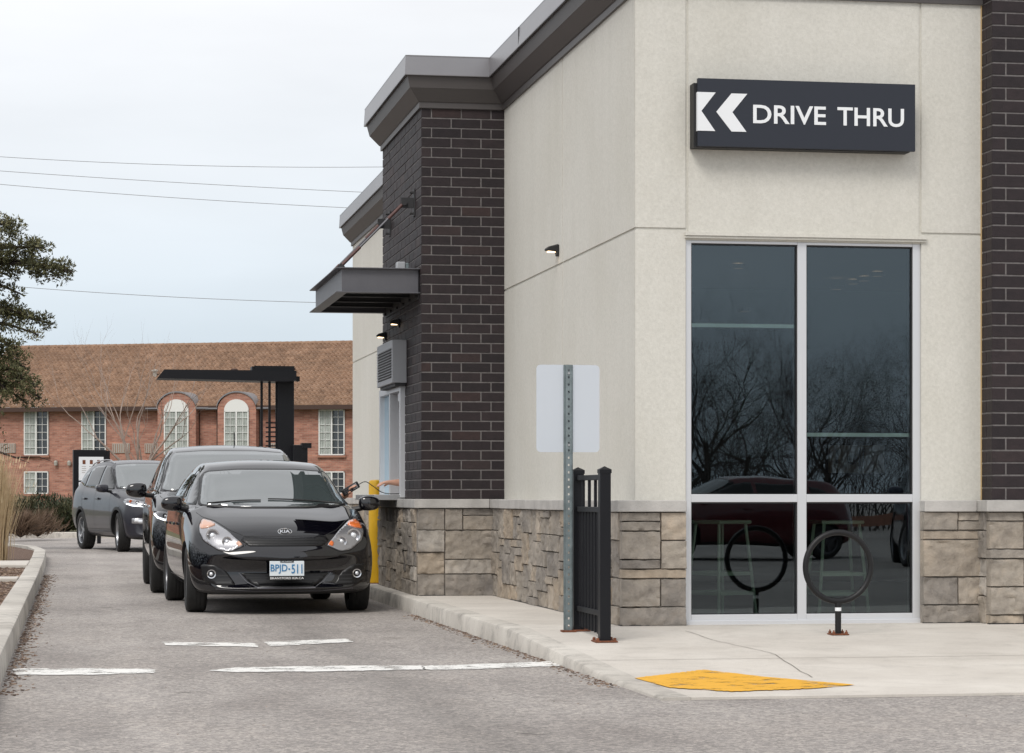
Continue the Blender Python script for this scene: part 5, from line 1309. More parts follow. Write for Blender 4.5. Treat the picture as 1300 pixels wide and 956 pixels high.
mb = MB(); c = Vector((BX+.50, hy+.59, 1.745))
mb.lathe([(0, .075), (.05, .068), (.085, .04), (.098, 0), (.095, -.05), (.08, -.08)], c, n=20); h_ = mb.build('hair', 'hair', pe, smooth=True); h_.location = rl
# driver's arm out of the hatchback with a card terminal
ty = 24.45
tc0 = Vector((XatY(445, ty), ty, Zat(620.5, 2.67, ty)))
wr = tc0+Vector((-.035, .05, -.062)); el = Vector((2.46, ty+.30, .98)); shd = Vector((2.2, ty+.40, 1.12))
V, E = arm_chain(shd, el, wr, (.35, -.35, .75), (.75, -.30, -.1), curl=.5)
pd_ = thing('person', 'hand of the hatchback driver holding up a card terminal at the car window', 'person', (2.46, ty+.3, 0))
b_ = skinned('body', V, E, 'skin', pd_, root=0); b_.location = (-2.46, -(ty+.3), 0)
slv = skinned('sleeve', [(*shd, .075), (*shd.lerp(el, .6), .062), (*el, .058), (*el.lerp(wr, .25), .052)], [(0, 1), (1, 2), (2, 3)], 'shirt', pd_); slv.location = (-2.46, -(ty+.3), 0)
tm = thing('card_terminal', 'dark handheld card terminal held between driver and window', 'card terminal', tuple(tc0))
tm.rotation_euler = (0, R(-30), R(8))
mb = MB(); mb.box(-.095, .095, -.016, .016, -.034, .034); mb.build('body', 'trim_black', tm, bevel=.010)
mb = MB(); mb.box(.02, .07, -.018, -.0155, -.024, .024); mb.build('screen', 'unit_grey', tm)
mb = MB()
for i in range(3):
    for j in range(4): mb.box(-.075+j*.022, -.060+j*.022, -.0185, -.0155, -.024+i*.017, -.013+i*.017)
mb.build('keypad', 'steel_grey', tm)
cb_pts = []
P0 = tc0+Vector((.085, -.005, .045)); P3 = Vector((XatY(515, WY0+.2), WY0+.2, Zat(626.5, 3.2, WY0+.2)))
ctrl = [P0, Vector((XatY(464, ty), ty, Zat(611.5, 2.75, ty))), Vector((XatY(473, ty), ty-.02, Zat(617, 2.8, ty))), Vector((XatY(484, ty), ty, Zat(624.5, 2.9, ty))), Vector((XatY(495, 24.4), 24.4, Zat(626.8, 3.0, 24.4))), P3]
for i in range(len(ctrl)-1):
    p0, p1, p2, p3 = ctrl[max(i-1, 0)], ctrl[i], ctrl[i+1], ctrl[min(i+2, len(ctrl)-1)]
    for j in range(6):
        t = j/6; cb_pts.append(.5*((2*p1)+(p2-p0)*t+(2*p0-5*p1+4*p2-p3)*t*t+(3*p1-p0-3*p2+p3)*t**3))
cb_pts.append(P3)
cbm = MB(); cbm.tube(cb_pts, .0045, 6)
tag(cbm.build('cable', 'trim_black', smooth=True), 'thin black cable looping from the card terminal to the service window', 'cable')

# ================================================================= MOTEL
mang = R(23.5)                      # its front faces the camera, turned a little
ux = Vector((math.cos(mang)*1, -math.sin(mang), 0)); uy = Vector((math.sin(mang), math.cos(mang), 0))
mc = Vector((*atd(450, 108), 0))    # a point on the facade at photo x 450
mo = thing('motel', 'two storey red brick motel with brown tiled roof behind the queue', 'building', tuple(mc), -mang)
# local frame: x right along the facade, y away from the camera, z up
def mpx(px):
    """local x on the facade plane y=0 seen at photo column px"""
    a = ang(px); dx, dy = math.sin(a), math.cos(a)
    # solve t*(dx,dy) = mc + s*ux
    det = dx*(-ux.y)-dy*(-ux.x); t = (mc.x*(-ux.y)-mc.y*(-ux.x))/det
    P = Vector((t*dx, t*dy)); return (P-mc.xy).dot(ux.xy), dep(P.x, P.y)
def mz(py, d): return CH+(HY-py)*d/F
xl, dl = mpx(-420); xr, dr = mpx(1000)
EV = mz(517, mpx(225)[1]); DEPTH = 12.0; RH = 2.88
mb = MB(); mb.box(xl, xr, 0, DEPTH, -.2, EV-.02); mb.prism([(0+.01, EV-.03), (DEPTH-.01, EV-.03), (DEPTH/2, EV+RH-.25)], 'x', xl+.01, xr-.01) if False else None
mb.build('wall', 'motel_brick', mo)
# tiled roof: real rows of tiles as a stepped corrugated sheet
mb = MB(); ov = .45; tw = .20; n_r = 22; sl = math.hypot(DEPTH/2+ov, RH*(DEPTH/2+ov)/(DEPTH/2)); x0r, x1r = xl-.3, min(xr, mpx(560)[0])
x0r = max(xl, mpx(-60)[0]); nxr = int((x1r-x0r)/tw)
slope = RH/(DEPTH/2)
for r in range(n_r):
    ya, yb = -ov+(DEPTH/2+ov)*r/n_r, -ov+(DEPTH/2+ov)*(r+1)/n_r
    mb.ct = random.random()
    for k in range(nxr):
        x = x0r+k*tw; jz = random.uniform(-.012, .012); mb.ct = min(1, max(0, random.gauss(.5, .28)))
        pr = [(x, 0), (x+tw*.22, .055), (x+tw*.55, .07), (x+tw*.8, .015), (x+tw, 0)]
        za, zb = EV+(ya+ov)*slope+.055+jz-ov*slope*0, EV+(yb+ov)*slope+.005
        vs = [(a, ya, za+h) for a, h in pr]+[(a, yb+.03, zb+h) for a, h in pr]+[(x, ya, za-.03), (x+tw, ya, za-.03)]
        mb.add(vs, [(i, i+1, 6+i, 5+i) for i in range(4)]+[(10, 11, 4, 3, 2, 1, 0)])
ridge = EV+(DEPTH/2+ov)*slope
mb.build('roof', 'motel_tile', mo)
mb = MB(); 
for k in range(int((x1r-x0r)/.34)):
    mb.tube([(x0r+k*.34, DEPTH/2, ridge+.02), (x0r+k*.34+.36, DEPTH/2, ridge+.035)], .11, 8)
mb.build('ridge_tiles', 'motel_tile', mo)
mb = MB(); mb.add([(x0r, DEPTH/2, ridge), (x1r, DEPTH/2, ridge), (x1r, DEPTH+ov, EV), (x0r, DEPTH+ov, EV)], [(0, 1, 2, 3)]); mb.build('roof_back', 'motel_tile', mo)
mb = MB(); mb.box(x0r, x1r, -ov+.02, -.0, EV-.06, EV-.03); mb.box(x0r, x1r, -ov-.02, -ov+.03, EV-.16, EV+.03); mb.build('gutter', 'motel_trim', mo)
# windows
def mwindow(pxa, pxb, pya, pyb, arch=False, cols=4, rows=6, dark=(.55, 1)):
    (xa, d), (xb, _) = mpx(pxa), mpx(pxb); za, zb = mz(pyb, d), mz(pya, d); w = xb-xa; xc = (xa+xb)/2
    wr = bpy.data.objects.new('window', None); COL.objects.link(wr); wr.parent = mo; wr.location = (xc, 0, za)
    h = zb-za; y0 = -.52 if arch else -.02
    if arch:
        mb = MB(); prof = [(-w/2-.32, -1.8), (-w/2-.32, h)] + [(-(w/2+.32)*math.cos(R(a)), h+.80*math.sin(R(a))) for a in range(10, 171, 10)] + [(w/2+.32, h), (w/2+.32, -1.8)]
        mb.prism(prof, 'y', -.50, 2.3); mb.build('dormer', 'motel_brick', wr)
        mb = MB(); pts = [(-(w/2+.38)*math.cos(R(a)), h+.06+.80*math.sin(R(a))) for a in range(12, 169, 8)]
        for p, q in zip(pts[:-1], pts[1:]): mb.add([(p[0], -.56, p[1]), (q[0], -.56, q[1]), (q[0], 2.4, q[1]), (p[0], 2.4, p[1]), (p[0]*.985, -.56, p[1]-.06), (q[0]*.985, -.56, q[1]-.06)], [(0, 1, 2, 3), (0, 4, 5, 1)])
        for s_ in (-1, 1): mb.box(s_*(w/2+.34), s_*(w/2+.9), -.5, .2, h+.08, h+.14)
        mb.build('arch_flashing', 'coping_metal', wr)
    mb = MB(); mb.box(-w/2, w/2, y0+.0, y0+.05, .0, h) ; mb.build('pane', 'pane_dark', wr)
    mb = MB()
    for a, b_ in ((-.48, -.05), (.02, .10)) if not arch else ((-.48, -.06), (-.0, .46)):
        n = 7
        for i in range(n):
            u0 = a+(b_-a)*i/n; u1 = a+(b_-a)*(i+1)/n
            mb.add([(u0*w, y0-.004, .04), (u1*w-.01, y0-.012, .04), (u1*w-.01, y0-.012, h*.97), (u0*w, y0-.004, h*.97)], [(0, 1, 2, 3)])
    mb.build('curtain', 'curtain', wr)
    mb = MB(); f = .05; y1 = y0-.02; y2 = y0-.05
    mb.box(-w/2, -w/2+f, y2, y1+.02, 0, h); mb.box(w/2-f, w/2, y2, y1+.02, 0, h); mb.box(-w/2, w/2, y2, y1+.02, 0, f); mb.box(-w/2, w/2, y2, y1+.02, h-f, h); mb.box(-.035, .035, y2-.01, y1+.02, 0, h)
    for i in range(1, cols):
        if i*2 != cols: mb.box(-w/2+w*i/cols-.009, -w/2+w*i/cols+.009, y2+.005, y1+.015, f, h-f)
    for i in range(1, rows): mb.box(-w/2, w/2, y2+.005, y1+.016, h*i/rows-.009, h*i/rows+.009)
    mb.build('frame', 'white_frame', wr)
    if arch:
        mb = MB(); pts = [(-(w/2)*math.cos(R(a)), h+.50*math.sin(R(a))) for a in range(0, 181, 12)]; mb.prism(pts, 'y', y2, y1+.03); mb.build('fanlight', 'white_frame', wr)
    mb = MB(); mb.box(-w/2-.06, w/2+.06, y0-.09, y0+.02, -.10, -.01); mb.build('sill', 'motel_sill', wr)
for a, b_ in ((-41, -10), (31, 62), (104, 135), (405, 438), (468, 500)): mwindow(a, b_, 520, 578); mwindow(a, b_, 598.5, 627, rows=3)
for a, b_ in ((214, 245), (290, 321)): mwindow(a, b_, 522, 578, arch=True); 
for a, b_ in ((214, 245), (290, 321)): mwindow(a, b_, 598.5, 627, rows=3)
# ventilation grilles below the windows, wall lamps, downpipes
for a, b_, py in ((-2, 20, 563), (143, 165, 563), (184, 203, 563), (343, 362, 563), (143, 165, 632), (-2, 20, 636)):
    (xa, d), (xb, _) = mpx(a), mpx(b_); za = mz(py+12, d); zb = mz(py, d)
    gr = MB(); gr.box(xa, xb, -.05, -.002, za, zb); g_ = gr.build('vent_grille', 'vent_grey', mo)
    mb = MB()
    for i in range(8): xx = xa+(xb-xa)*(i+.5)/8; mb.box(xx-.012, xx+.012, -.065, -.051, za+.03, zb-.03)
    mb.build('slats', 'motel_sill', g_)
for px in (72, 89): 
    x, d = mpx(px); mb = MB(); z = mz(588, d); mb.lathe([(0, -.1), (.08, -.1), (.09, .05), (.05, .12), (0, .12)], (x, -.1, z), n=10); mb.build('wall_lamp', 'vent_grey', mo)
for px in (205, 253, 277, 331):
    x, d = mpx(px); mb = MB(); mb.box(x-.04, x+.04, -.1, -.02, 0, EV-.1); mb.build('downpipe', 'motel_trim', mo)
for px, py in ((169, 460), (347, 457), (272, 449)):
    x, d = mpx(px); yy = 2.6; z = EV+(yy+ov)*slope; mb = MB(); mb.lathe([(0, 0), (.1, 0), (.09, .3), (.16, .32), (.16, .38), (0, .42)], (x, yy, z-.05), n=10); mb.build('roof_vent', 'motel_trim' if px != 169 else 'vent_grey', mo)

# ================================================================= ORDER POINT
X, Y = atd(362, 40.5); d = dep(X, Y); s = F/d
oc = thing('order_canopy', 'black steel order point canopy with long arm reaching over the lane', 'canopy', (X, Y, 0))
zt = CH+(HY-467)/s
mb = MB(); w = 10.5/s; mb.box(-w, w, -w, w, .0, zt-.02); mb.build('column', 'black_metal', oc, bevel=.01)
mb = MB(); xl_ = -157/s; mb.prism([(xl_-.06, zt-.20), (xl_+.05, zt-.06), (w+.02, zt-.06-.0), (w+.02, zt-.22), (.0, zt-.24)], 'y', -.35, .35); mb.build('arm', 'black_metal', oc)
mb = MB(); mb.box(-w-.38, w, -.2, .2, zt-.10, zt+.02); mb.box(-w-.42, -w-.385, -.2, .2, zt-.09, zt+.01); mb.build('arm_joint', 'black_metal', oc)
mb = MB(); mb.box(w, w+.10, -.06, .06, zt-.22, zt-.14); mb.build('arm_end', 'black_metal', oc)
for px in (332, 342, 351):
    x = (px-362)/s; mb = MB(); mb.box(x-.02, x+.02, -.05, -.01, .4, zt-.15); mb.build('rod', 'black_metal', oc)
mb = MB()
for i in range(14): z = zt-.9-i*.075; mb.box((337-362)/s, (351-362)/s, -.045, -.03, z-.012, z+.012)
mb.build('speaker_louvres', 'black_metal', oc)
X, Y = atd(381, 40.3); s2 = F/dep(X, Y)
ob = thing('order_box', 'black order speaker box standing beside the order canopy column', 'speaker box', (X, Y, 0))
mb = MB(); z1 = CH+(HY-565)/s2; mb.box(-.13, .11, -.15, .15, .35, z1); mb.build('housing', 'black_metal', ob, bevel=.01)
mb = MB(); mb.box(.02, .17, -.17, .17, z1-.05, z1+.03); mb.build('hood', 'black_metal', ob)
mb = MB(); mb.box(-.05, .05, -.05, .05, 0, .35); mb.build('foot', 'black_metal', ob)
# menu board beside the lane
X, Y = atd(114, 55); s3 = F/dep(X, Y)
mn = thing('menu_board', 'black framed menu board with white panels beside the drive lane', 'menu board', (X, Y, 0), R(8))
zt, zb = CH+(HY-571)/s3, CH+(HY-658)/s3; w = 20.5/s3
mb = MB(); mb.box(-w, w, 0, .16, zb, zt); mb.build('cabinet', 'black_metal', mn, bevel=.01)
mb = MB(); mb.box(w+.002, w+.09, .01, .17, zb+.02, zt-.02); mb.build('side_panel', 'black_metal', mn)
for (pa, pb) in ((580, 610), (612, 648)):
    z1, z0 = CH+(HY-pa)/s3, CH+(HY-pb)/s3
    mb = MB(); mb.box(-w*.68, w*.85, -.012, -.001, z0, z1); pn_ = mb.build('menu_panel', 'sign_white', mn)
    mb = MB(); 
    for i in range(3 if pa == 580 else 1): mb.box(-w*.45+i*w*.45, -w*.27+i*w*.45, -.016, -.0125, z1-.16, z1-.07)
    mb.build('picture', 'rust', pn_)
    mb = MB()
    for i in range(3 if pa == 580 else 2):
        for j in range(4): mb.box(-w*.5+i*w*.45, -w*.5+i*w*.45+w*random.uniform(.2, .34), -.015, -.0125, z1-.22-j*.045, z1-.21-j*.045)
    mb.build('text_rows', 'vent_grey', pn_)
for a in (-1, 1): mb = MB(); mb.box(a*w*.6-.04, a*w*.6+.04, .04, .12, 0, zb); mb.build('leg', 'black_metal', mn)

# ================================================================= POWER LINES
def wire(pts, label):
    m_ = MB(); P_ = [Vector((*atd(px, d), CH+(HY-py)*d/F)) for px, py, d in pts]
    # extend and sag as parabola through three points
    xs = [p[0] for p in pts]; out_ = []
    for k in range(41):
        px = -500+k*(1400/40); py = np.polyval(np.polyfit(xs, [p[1] for p in pts], 2 if len(pts) > 2 else 1), px); d = np.interp(px, xs, [p[2] for p in pts])
        out_.append(Vector((*atd(px, d), CH+(HY-py)*d/F)))
    m_.tube(out_, .0085, 5); return tag(m_.build('power_line', 'wire_grey'), label, 'power line', group='overhead wires across the sky')
wire([(0, 199, 78), (240, 210, 78), (480, 212, 78)], 'topmost thin overhead wire across the pale sky')
wire([(0, 217, 77), (230, 232, 77), (460, 244, 77)], 'second highest overhead wire across the pale sky')
wire([(0, 234, 76), (220, 251, 76), (445, 264, 76)], 'third highest overhead wire across the pale sky')
wire([(10, 363, 74), (200, 376, 74), (400, 384, 74)], 'lowest overhead wire just above the motel roof')

# ================================================================= VEGETATION
def branch_tree(mb, base, d0, length, r, depth_, spread=.5, ratio=.78, kids=(2, 3), up=.15, rnd=random, sides=5, jit=.12):
    segs_ = 4 if depth_ > 1 else 3; p = Vector(base); d_ = Vector(d0).normalized(); pts = [p.copy()]; rs = [r]
    for i in range(segs_):
        d_ = (d_+Vector((rnd.gauss(0, jit), rnd.gauss(0, jit), rnd.gauss(0, jit)+up*.3))).normalized(); p = p+d_*length/segs_; pts.append(p.copy()); rs.append(r*(1-.42*(i+1)/segs_))
    mb.tube(pts, rs, sides if r > .02 else 3, cap=False)
    if depth_ <= 0: return
    for k in range(rnd.randint(*kids)+1):
        i = rnd.randint(1, segs_) if k else segs_
        a = rnd.uniform(0, 6.28); perp = Vector((math.cos(a), math.sin(a), 0)); nd = (d_+perp*rnd.uniform(spread*.6, spread*1.3)+Vector((0, 0, up))).normalized()
        branch_tree(mb, pts[i], nd, length*ratio*rnd.uniform(.75, 1.1), rs[i]*.68, depth_-1, spread, ratio, kids, up, rnd, sides, jit)
# small bare tree before the motel
rr = random.Random(5)
X, Y = atd(176, 66); bt_ = thing('bare_tree', 'small leafless pale-barked tree in front of the brick motel', 'tree', (X, Y, .1))
mb = MB(); mb.tube([(0, 0, 0), (.02, 0, .9), (0, .02, 1.5)], [.07, .06, .055], 8); mb.build('trunk', 'pale_bark', bt_, smooth=True)
mb = MB()
for a in range(7):
    q = a*.9+.3; branch_tree(mb, (0, 0, 1.0+.07*a), (math.cos(q)*.75, math.sin(q)*.5, 1), 1.7, .042, 4, .45, .72, (1, 2), .20, rr)
mb.build('crown', 'pale_bark', bt_)
# bare trees across the car park, seen only as reflections
protos = []
for i, (seed, hgt) in enumerate(((11, 7.4), (12, 6.4), (13, 6.9))):
    rr = random.Random(seed); t = thing('bare_tree', 'bare tree', 'tree', (0, 0, 0), group='bare trees mirrored in the big window')
    mb = MB(); mb.tube([(0, 0, 0), (.05, .02, hgt*.2), (.0, .05, hgt*.30)], [.11, .09, .07], 8); mb.build('trunk', 'grey_twig', t, smooth=True)
    mb = MB()
    for a in range(8):
        q = a*.8+.2; branch_tree(mb, (0, .03, hgt*(.09+.025*a)), (math.cos(q)*.9, math.sin(q)*.7, .9), hgt*.27, .034, 6, .62, .78, (1, 3), .06, rr, 4, .17)
    print('tree faces', len(mb.f)); mb.build('crown', 'grey_twig', t); protos.append(t)
spots = [(17.6, -36, 1, 1.0, 'at the left edge of the left pane'), (19.8, -42, 0, 1.0, 'tallest and in the middle of the left pane'), (21.6, -37, 1, .9, 'just left of the middle bar'),
         (23.6, -41, 2, .85, 'just right of the middle bar'), (25.0, -35, 1, .85, 'in the middle of the right pane'), (27.4, -37, 2, .98, 'with arching twigs at the right edge of the right pane'), (22.4, -46, 0, .8, 'farthest back behind the middle bar'), (29.8, -42, 0, 1.0, 'beyond the right jamb of the window'), (15.4, -40, 2, .9, 'beyond the left jamb of the window')]
used_ = set()
for k, (tx, ty_, pi_, s_, lab) in enumerate(spots):
    c = protos[pi_] if pi_ not in used_ else copy_tree(protos[pi_]); used_.add(pi_)
    c.location = (tx, ty_, 0); c.rotation_euler = (0, 0, k*1.7); s_ *= 1.6; tx, ty_ = tx*(35.1-(ty_-22))/(35.1-ty_), ty_-22; c.location = (tx, ty_, 0); c.scale = (s_, s_, s_); c['label'] = 'bare tree mirrored '+lab
# scrub below them and a low rail
def tufts(mb, n, fn, smin, smax, rnd, tint=lambda p: .5):
    for i in range(n):
        p = Vector(fn(rnd)); s_ = rnd.uniform(smin, smax); a = Vector((rnd.gauss(0, 1), rnd.gauss(0, 1), rnd.gauss(0, 1))).normalized(); b_ = a.cross(Vector((rnd.gauss(0, 1), rnd.gauss(0, 1), rnd.gauss(0, 1)))).normalized()
        mb.ct = min(1, max(0, rnd.gauss(.5, .22))); mb.add([p-a*s_, p+b_*s_*.38, p+a*s_, p-b_*s_*.38], [(0, 1, 2, 3)])
rr = random.Random(9); mb = MB()
for k in range(380):
    x = rr.uniform(16, 40); branch_tree(mb, (x, -48+rr.uniform(-5, 4), 0), (rr.gauss(0, .3), rr.gauss(0, .3), 1), rr.uniform(1.8, 3.1), .022, 4, .6, .76, (1, 2), .05, rr, 3, .2)
tag(mb.build('scrub', 'grey_twig'), 'tangled bare scrub mirrored low in the big window', 'scrub', kind='stuff')
mb = MB(); mb.box(8, 45, -28.2, -28, .35, .75); gp = thing('guard_rail', 'low brown rail mirrored as a thin line in the big window', 'rail', (26, -28.1, 0))
mb = MB(); mb.box(-20, 20, -.05, .05, .35, .62); mb.build('rail', 'motel_sill', gp)
for k in range(10): mb = MB(); mb.box(-19+k*4.2, -18.86+k*4.2, -.09, .05, 0, .7); mb.build('post', 'bark', gp)
# pine at the left edge
X, Y = atd(-52, 48); s4 = F/48; pt = thing('pine_tree', 'dark green conifer with drooping boughs reaching in at the left edge', 'tree', (X, Y, .12))
mb = MB(); H_ = 7.2; mb.tube([(0, 0, 0), (.06, 0, 2), (0, .05, 4), (-.05, 0, 6), (0, 0, H_)], [.17, .15, .12, .08, .02], 10); mb.build('trunk', 'bark', pt, smooth=True)
rr = random.Random(21); wood = MB(); leaf = MB()
cs, sn = math.cos(TH), math.sin(TH)
def bough(px_e, py_e, py_s, thick, nclump, back=0.0, dd=0.0, n_leaf=150):
    """bough from the trunk to the photo point px_e, py_e"""
    z0 = CH+(HY-py_s)/s4-.12; z1 = CH+(HY-py_e)/s4-.12; r_ = (px_e+52)/s4
    P_ = []
    for k in range(9):
        t = k/8; P_.append(Vector((r_*t*cs + dd*t*sn, -r_*t*sn + dd*t*cs, z0+(z1-z0)*t+.12*math.sin(math.pi*t))))
    wood.tube(P_, [.045*(1-.8*k/8)+.006 for k in range(9)], 5)
    for c in range(nclump):
        t = (c+.5)/nclump*.82+.18; base = P_[min(8, int(t*8))].lerp(P_[min(8, int(t*8)+1)], t*8-int(t*8)) if t < 1 else P_[8]
        sp_ = thick*(1.05-.55*t)
        q = base+Vector((rr.gauss(0, sp_*.45), rr.gauss(0, sp_*.7), rr.gauss(0, sp_*.42)))
        wood.tube([base, q], [.012, .005], 3, cap=False)
        rc = rr.uniform(.10, .21)*(.8+thick*.5)
        tc_ = rr.gauss(.55, .14)
        for j in range(int(n_leaf*.5)):
            v = Vector((rr.gauss(0, 1), rr.gauss(0, 1), rr.gauss(0, .75))); v = v.normalized()*rc*rr.uniform(.3, 1)**.6
            p = q+v; a = (v.normalized()+Vector((rr.gauss(0, .5), rr.gauss(0, .5), rr.gauss(0, .5)+.25))).normalized(); b_ = a.cross(Vector((rr.gauss(0, 1), rr.gauss(0, 1), 1))).normalized()
            l = rr.uniform(.032, .072); leaf.ct = min(1, max(0, tc_+rr.gauss(0, .16)))
            leaf.add([p-a*l*.3, p+b_*l*.28, p+a*l, p-b_*l*.28], [(0, 1, 2, 3)])
for args in ((92, 345, 335, .42, 46), (60, 318, 330, .42, 30), (20, 285, 320, .45, 26), (10, 350, 345, .5, 22), (30, 375, 360, .2, 10), (97, 348, 340, .16, 10),
             (62, 410, 400, .22, 22), (35, 400, 395, .28, 18), (48, 425, 410, .16, 10), (25, 445, 425, .26, 16),
             (52, 492, 452, .30, 26), (35, 470, 440, .42, 26), (15, 500, 460, .42, 22), (30, 512, 470, .22, 14), (50, 505, 475, .2, 12)):
    bough(*args, dd=rr.uniform(-.5, .5))
for k in range(50):
    py = rr.uniform(235, 560); bough(-52+rr.choice((-1, -1, 1))*rr.uniform(20, 52)*(1 if py > 270 else .6), py+8, py, .35, 5, dd=rr.uniform(-1.6, 1.6), n_leaf=60)
# dead low branch
bz = CH+(HY-577)/s4-.12; pts = [Vector(((p+52)/s4*cs, -(p+52)/s4*sn, CH+(HY-q)/s4-.12)) for p, q in ((-45, 566), (-10, 571), (8, 577), (20, 581), (35, 580), (50, 580), (66, 586))]
wood.tube(pts, [.03, .026, .022, .018, .013, .009, .004], 5); wood.tube([pts[3], Vector(((38+52)/s4*cs, -(38+52)/s4*sn, CH+(HY-588)/s4-.12))], [.01, .004], 4)
wood.build('branches', 'dark_twig', pt); leaf.build('crown', 'pine_needles', pt)
# low junipers by the motel
rr = random.Random(31)
def juniper(px, d, w, h, label, name='juniper_bush', mat='juniper', nb=60, red=False):
    X, Y = atd(px, d); t = thing(name, label, 'shrub', (X, Y, .10), group='low shrubs before the motel')
    wd, lf = MB(), MB()
    for k in range(nb):
        a = rr.uniform(0, 6.28); q = rr.uniform(.2, 1)**.6; ex = Vector((math.cos(a)*w*q, math.sin(a)*w*.8*q, h*(1.02-.75*q*q)*rr.uniform(.75, 1.1)))
        wd.tube([(0, 0, 0), ex*.5+Vector((0, 0, h*.12)), ex], [.02, .012, .004], 3, cap=False)
        tc_ = rr.gauss(.45, .2)
        for j in range(150 if not red else 26):
            tt = rr.uniform(.25, 1.04); p = (ex*tt)+Vector((rr.gauss(0, .09), rr.gauss(0, .09), rr.gauss(0, .055)+h*.1*math.sin(3.1*tt)))
            dr = (ex.normalized()+Vector((rr.gauss(0, .45), rr.gauss(0, .45), rr.gauss(0, .3)+.2))).normalized(); b_ = dr.cross(Vector((rr.gauss(0, 1), rr.gauss(0, 1), 1))).normalized()
            l = rr.uniform(.04, .10) if not red else rr.uniform(.1, .3); lf.ct = min(1, max(0, tc_+rr.gauss(0, .15))); wq = .22 if not red else .03
            lf.add([p-dr*l*.4, p+b_*l*wq, p+dr*l, p-b_*l*wq], [(0, 1, 2, 3)])
    wd.build('stems', 'dark_twig', t); lf.build('foliage', mat, t)
juniper(82, 63.8, .85, .95, 'low dark green juniper spreading in front of the menu board')
juniper(45, 67, 1.15, 1.05, 'broad olive juniper below the lower left motel window')
juniper(102, 66.5, .8, .95, 'juniper half hidden behind the menu board')
juniper(4, 68, 1.3, .9, 'juniper partly behind the tall dry grass')
juniper(48, 60.5-1.2, .62, .62, 'reddish leafless shrub between the dry grass and the junipers', 'bare_shrub', 'red_shrub', 70, True)
juniper(26, 58, .5, .55, 'small reddish bare shrub beside the tall dry grass', 'bare_shrub', 'red_shrub', 60, True)
# ornamental grass clump
def grass(px, d, n, h, label, spread):
    X, Y = atd(px, d); m_ = MB(); rg = random.Random(41)
    for k in range(n):
        a = rg.uniform(0, 6.28); q = abs(rg.gauss(0, .5)); b0 = Vector((math.cos(a)*.20*q, math.sin(a)*.20*q, 0)); L_ = h*rg.uniform(.55, 1.06); ln = Vector((math.cos(a), math.sin(a), 0))*spread*rg.uniform(.1, 1)*q
        w = rg.uniform(.0025, .005); sdv = Vector((-math.sin(a+rg.uniform(-1, 1)), math.cos(a), 0)).normalized()*w; m_.ct = min(1, max(0, rg.gauss(.55, .2)))
        P_ = [b0+Vector((0, 0, L_*t))+ln*t*t for t in (0, .35, .7, 1)]
        vs = []; 
        for i, p in enumerate(P_): ww = (1, 1, .9, .15)[i]; vs += [p-sdv*ww, p+sdv*ww]
        m_.add(vs, [(0, 1, 3, 2), (2, 3, 5, 4), (4, 5, 7, 6)])
        if rg.random() < .4:
            p = P_[3]; m_.add([p-sdv*2.5, p+sdv*2.5, p+Vector((0, 0, .10))+ln*.1], [(0, 1, 2)])
    t = thing('ornamental_grass', label, 'grass', (X, Y, .12)); m_.build('blades', 'dry_grass', t)
grass(-9, 36, 2400, 1.42, 'tall dry straw-coloured ornamental grass clump at the left edge', .38)

# leaf screen added out of view, to darken the reflections in the cars
rr = random.Random(77); mb = MB()
for i in range(9000):
    y = rr.uniform(14, 75); z = abs(rr.gauss(0, 1.5)); z = min(z, 3.4); x = -9.5-.10*y+rr.gauss(0, .5)*(1.1-z/4)
    a = Vector((rr.gauss(0, 1), rr.gauss(0, 1), rr.gauss(0, 1))).normalized()*.22; b_ = a.cross(Vector((rr.gauss(0, 1), rr.gauss(0, 1), 1))).normalized()*.12
    mb.ct = rr.random(); p = Vector((x, y, z+.1)); mb.add([p-a, p+b_, p+a, p-b_], [(0, 1, 2, 3)])
tag(mb.build('reflection_screen', 'juniper'), 'added dark leaf screen out of view, there to darken reflections in the car doors', 'reflection_screen', kind='stuff')

# ================================================================= CAMERA, LIGHT, SKY
cam = bpy.data.cameras.new('camera'); co = bpy.data.objects.new('camera', cam); COL.objects.link(co)
co.location = (0, 0, CH); co.rotation_euler = (R(90), 0, -TH)
cam.sensor_width = 36; cam.lens = 36*F/1300; cam.shift_y = (HY-478)/1300; cam.clip_start = .1; cam.clip_end = 2000
cam.dof.use_dof = False
sc.camera = co
EL, AZ = R(48), R(215)      # sun from behind the camera, slightly left
sun = bpy.data.lights.new('sun', 'SUN'); sun.energy = 1.5; sun.angle = R(24); sun.color = (1, .96, .9)
so = bpy.data.objects.new('sun', sun); COL.objects.link(so)
dirv = Vector((math.sin(AZ)*math.cos(EL), math.cos(AZ)*math.cos(EL), math.sin(EL)))
so.rotation_euler = dirv.to_track_quat('Z', 'Y').to_euler()
w = bpy.data.worlds.new('World'); sc.world = w; w.use_nodes = True; nt = w.node_tree; N = nt.nodes; L = nt.links
bg = N['Background']; out = N['World Output']
sky = N.new('ShaderNodeTexSky'); sky.sky_type = 'NISHITA'; sky.sun_disc = False; sky.sun_elevation = EL; sky.sun_rotation = AZ
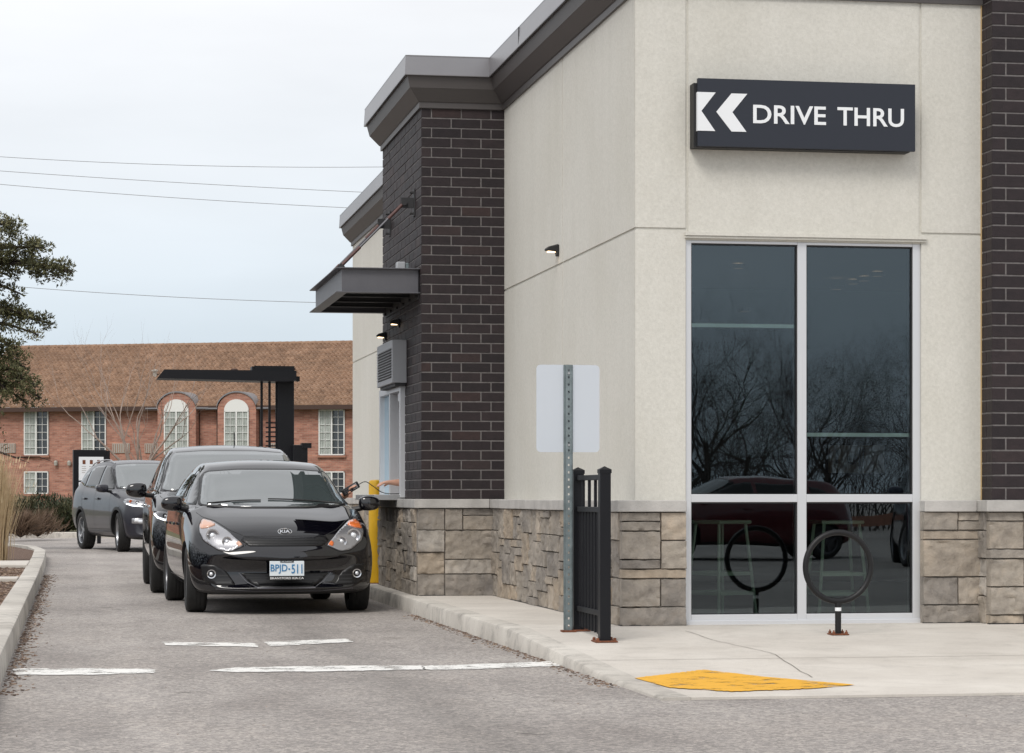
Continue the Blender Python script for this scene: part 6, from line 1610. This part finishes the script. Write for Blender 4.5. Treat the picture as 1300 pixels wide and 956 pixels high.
L.new(sky.outputs[0], bg.inputs['Color']); bg.inputs['Strength'].default_value = .09
tc = N.new('ShaderNodeTexCoord'); sx = N.new('ShaderNodeSeparateXYZ'); L.new(tc.outputs['Generated'], sx.inputs[0])
# a sheet of thin cloud: brightness follows the cloud's own thickness
mp = N.new('ShaderNodeMapping'); mp.inputs['Scale'].default_value = (2.2, 2.2, 9); L.new(tc.outputs['Generated'], mp.inputs['Vector'])
nz = N.new('ShaderNodeTexNoise'); nz.inputs['Scale'].default_value = 1.6; nz.inputs['Detail'].default_value = 5; nz.inputs['Roughness'].default_value = .5
L.new(mp.outputs[0], nz.inputs['Vector'])
el = N.new('ShaderNodeValToRGB'); e = el.color_ramp.elements
e[0].position = .0; e[0].color = (.53, .605, .68, 1); e[1].position = 1; e[1].color = (.87, .87, .88, 1)
for p, c in ((.06, (.56, .63, .70)), (.13, (.72, .745, .775)), (.20, (.845, .845, .855))): q = e.new(p); q.color = (*c, 1)
L.new(sx.outputs[2], el.inputs[0])
mr = N.new('ShaderNodeMapRange'); mr.inputs['From Min'].default_value = .35; mr.inputs['From Max'].default_value = .65; mr.inputs['To Min'].default_value = .93; mr.inputs['To Max'].default_value = 1.06
L.new(nz.outputs['Fac'], mr.inputs['Value'])
vm = N.new('ShaderNodeVectorMath'); vm.operation = 'SCALE'; L.new(el.outputs[0], vm.inputs[0]); L.new(mr.outputs[0], vm.inputs['Scale'])
bg2 = N.new('ShaderNodeBackground'); L.new(vm.outputs[0], bg2.inputs['Color']); bg2.inputs['Strength'].default_value = 1.0
ms = N.new('ShaderNodeMixShader'); ms.inputs[0].default_value = .88; L.new(bg.outputs[0], ms.inputs[1]); L.new(bg2.outputs[0], ms.inputs[2]); L.new(ms.outputs[0], out.inputs['Surface'])
vs_ = sc.view_settings; vs_.view_transform = 'Standard'; vs_.look = 'None'; vs_.exposure = 0.34; vs_.gamma = 1; vs_.use_curve_mapping = False
sc.render.resolution_x = 1024; sc.render.resolution_y = 753
sc.cycles.max_bounces = 8; sc.cycles.transparent_max_bounces = 12
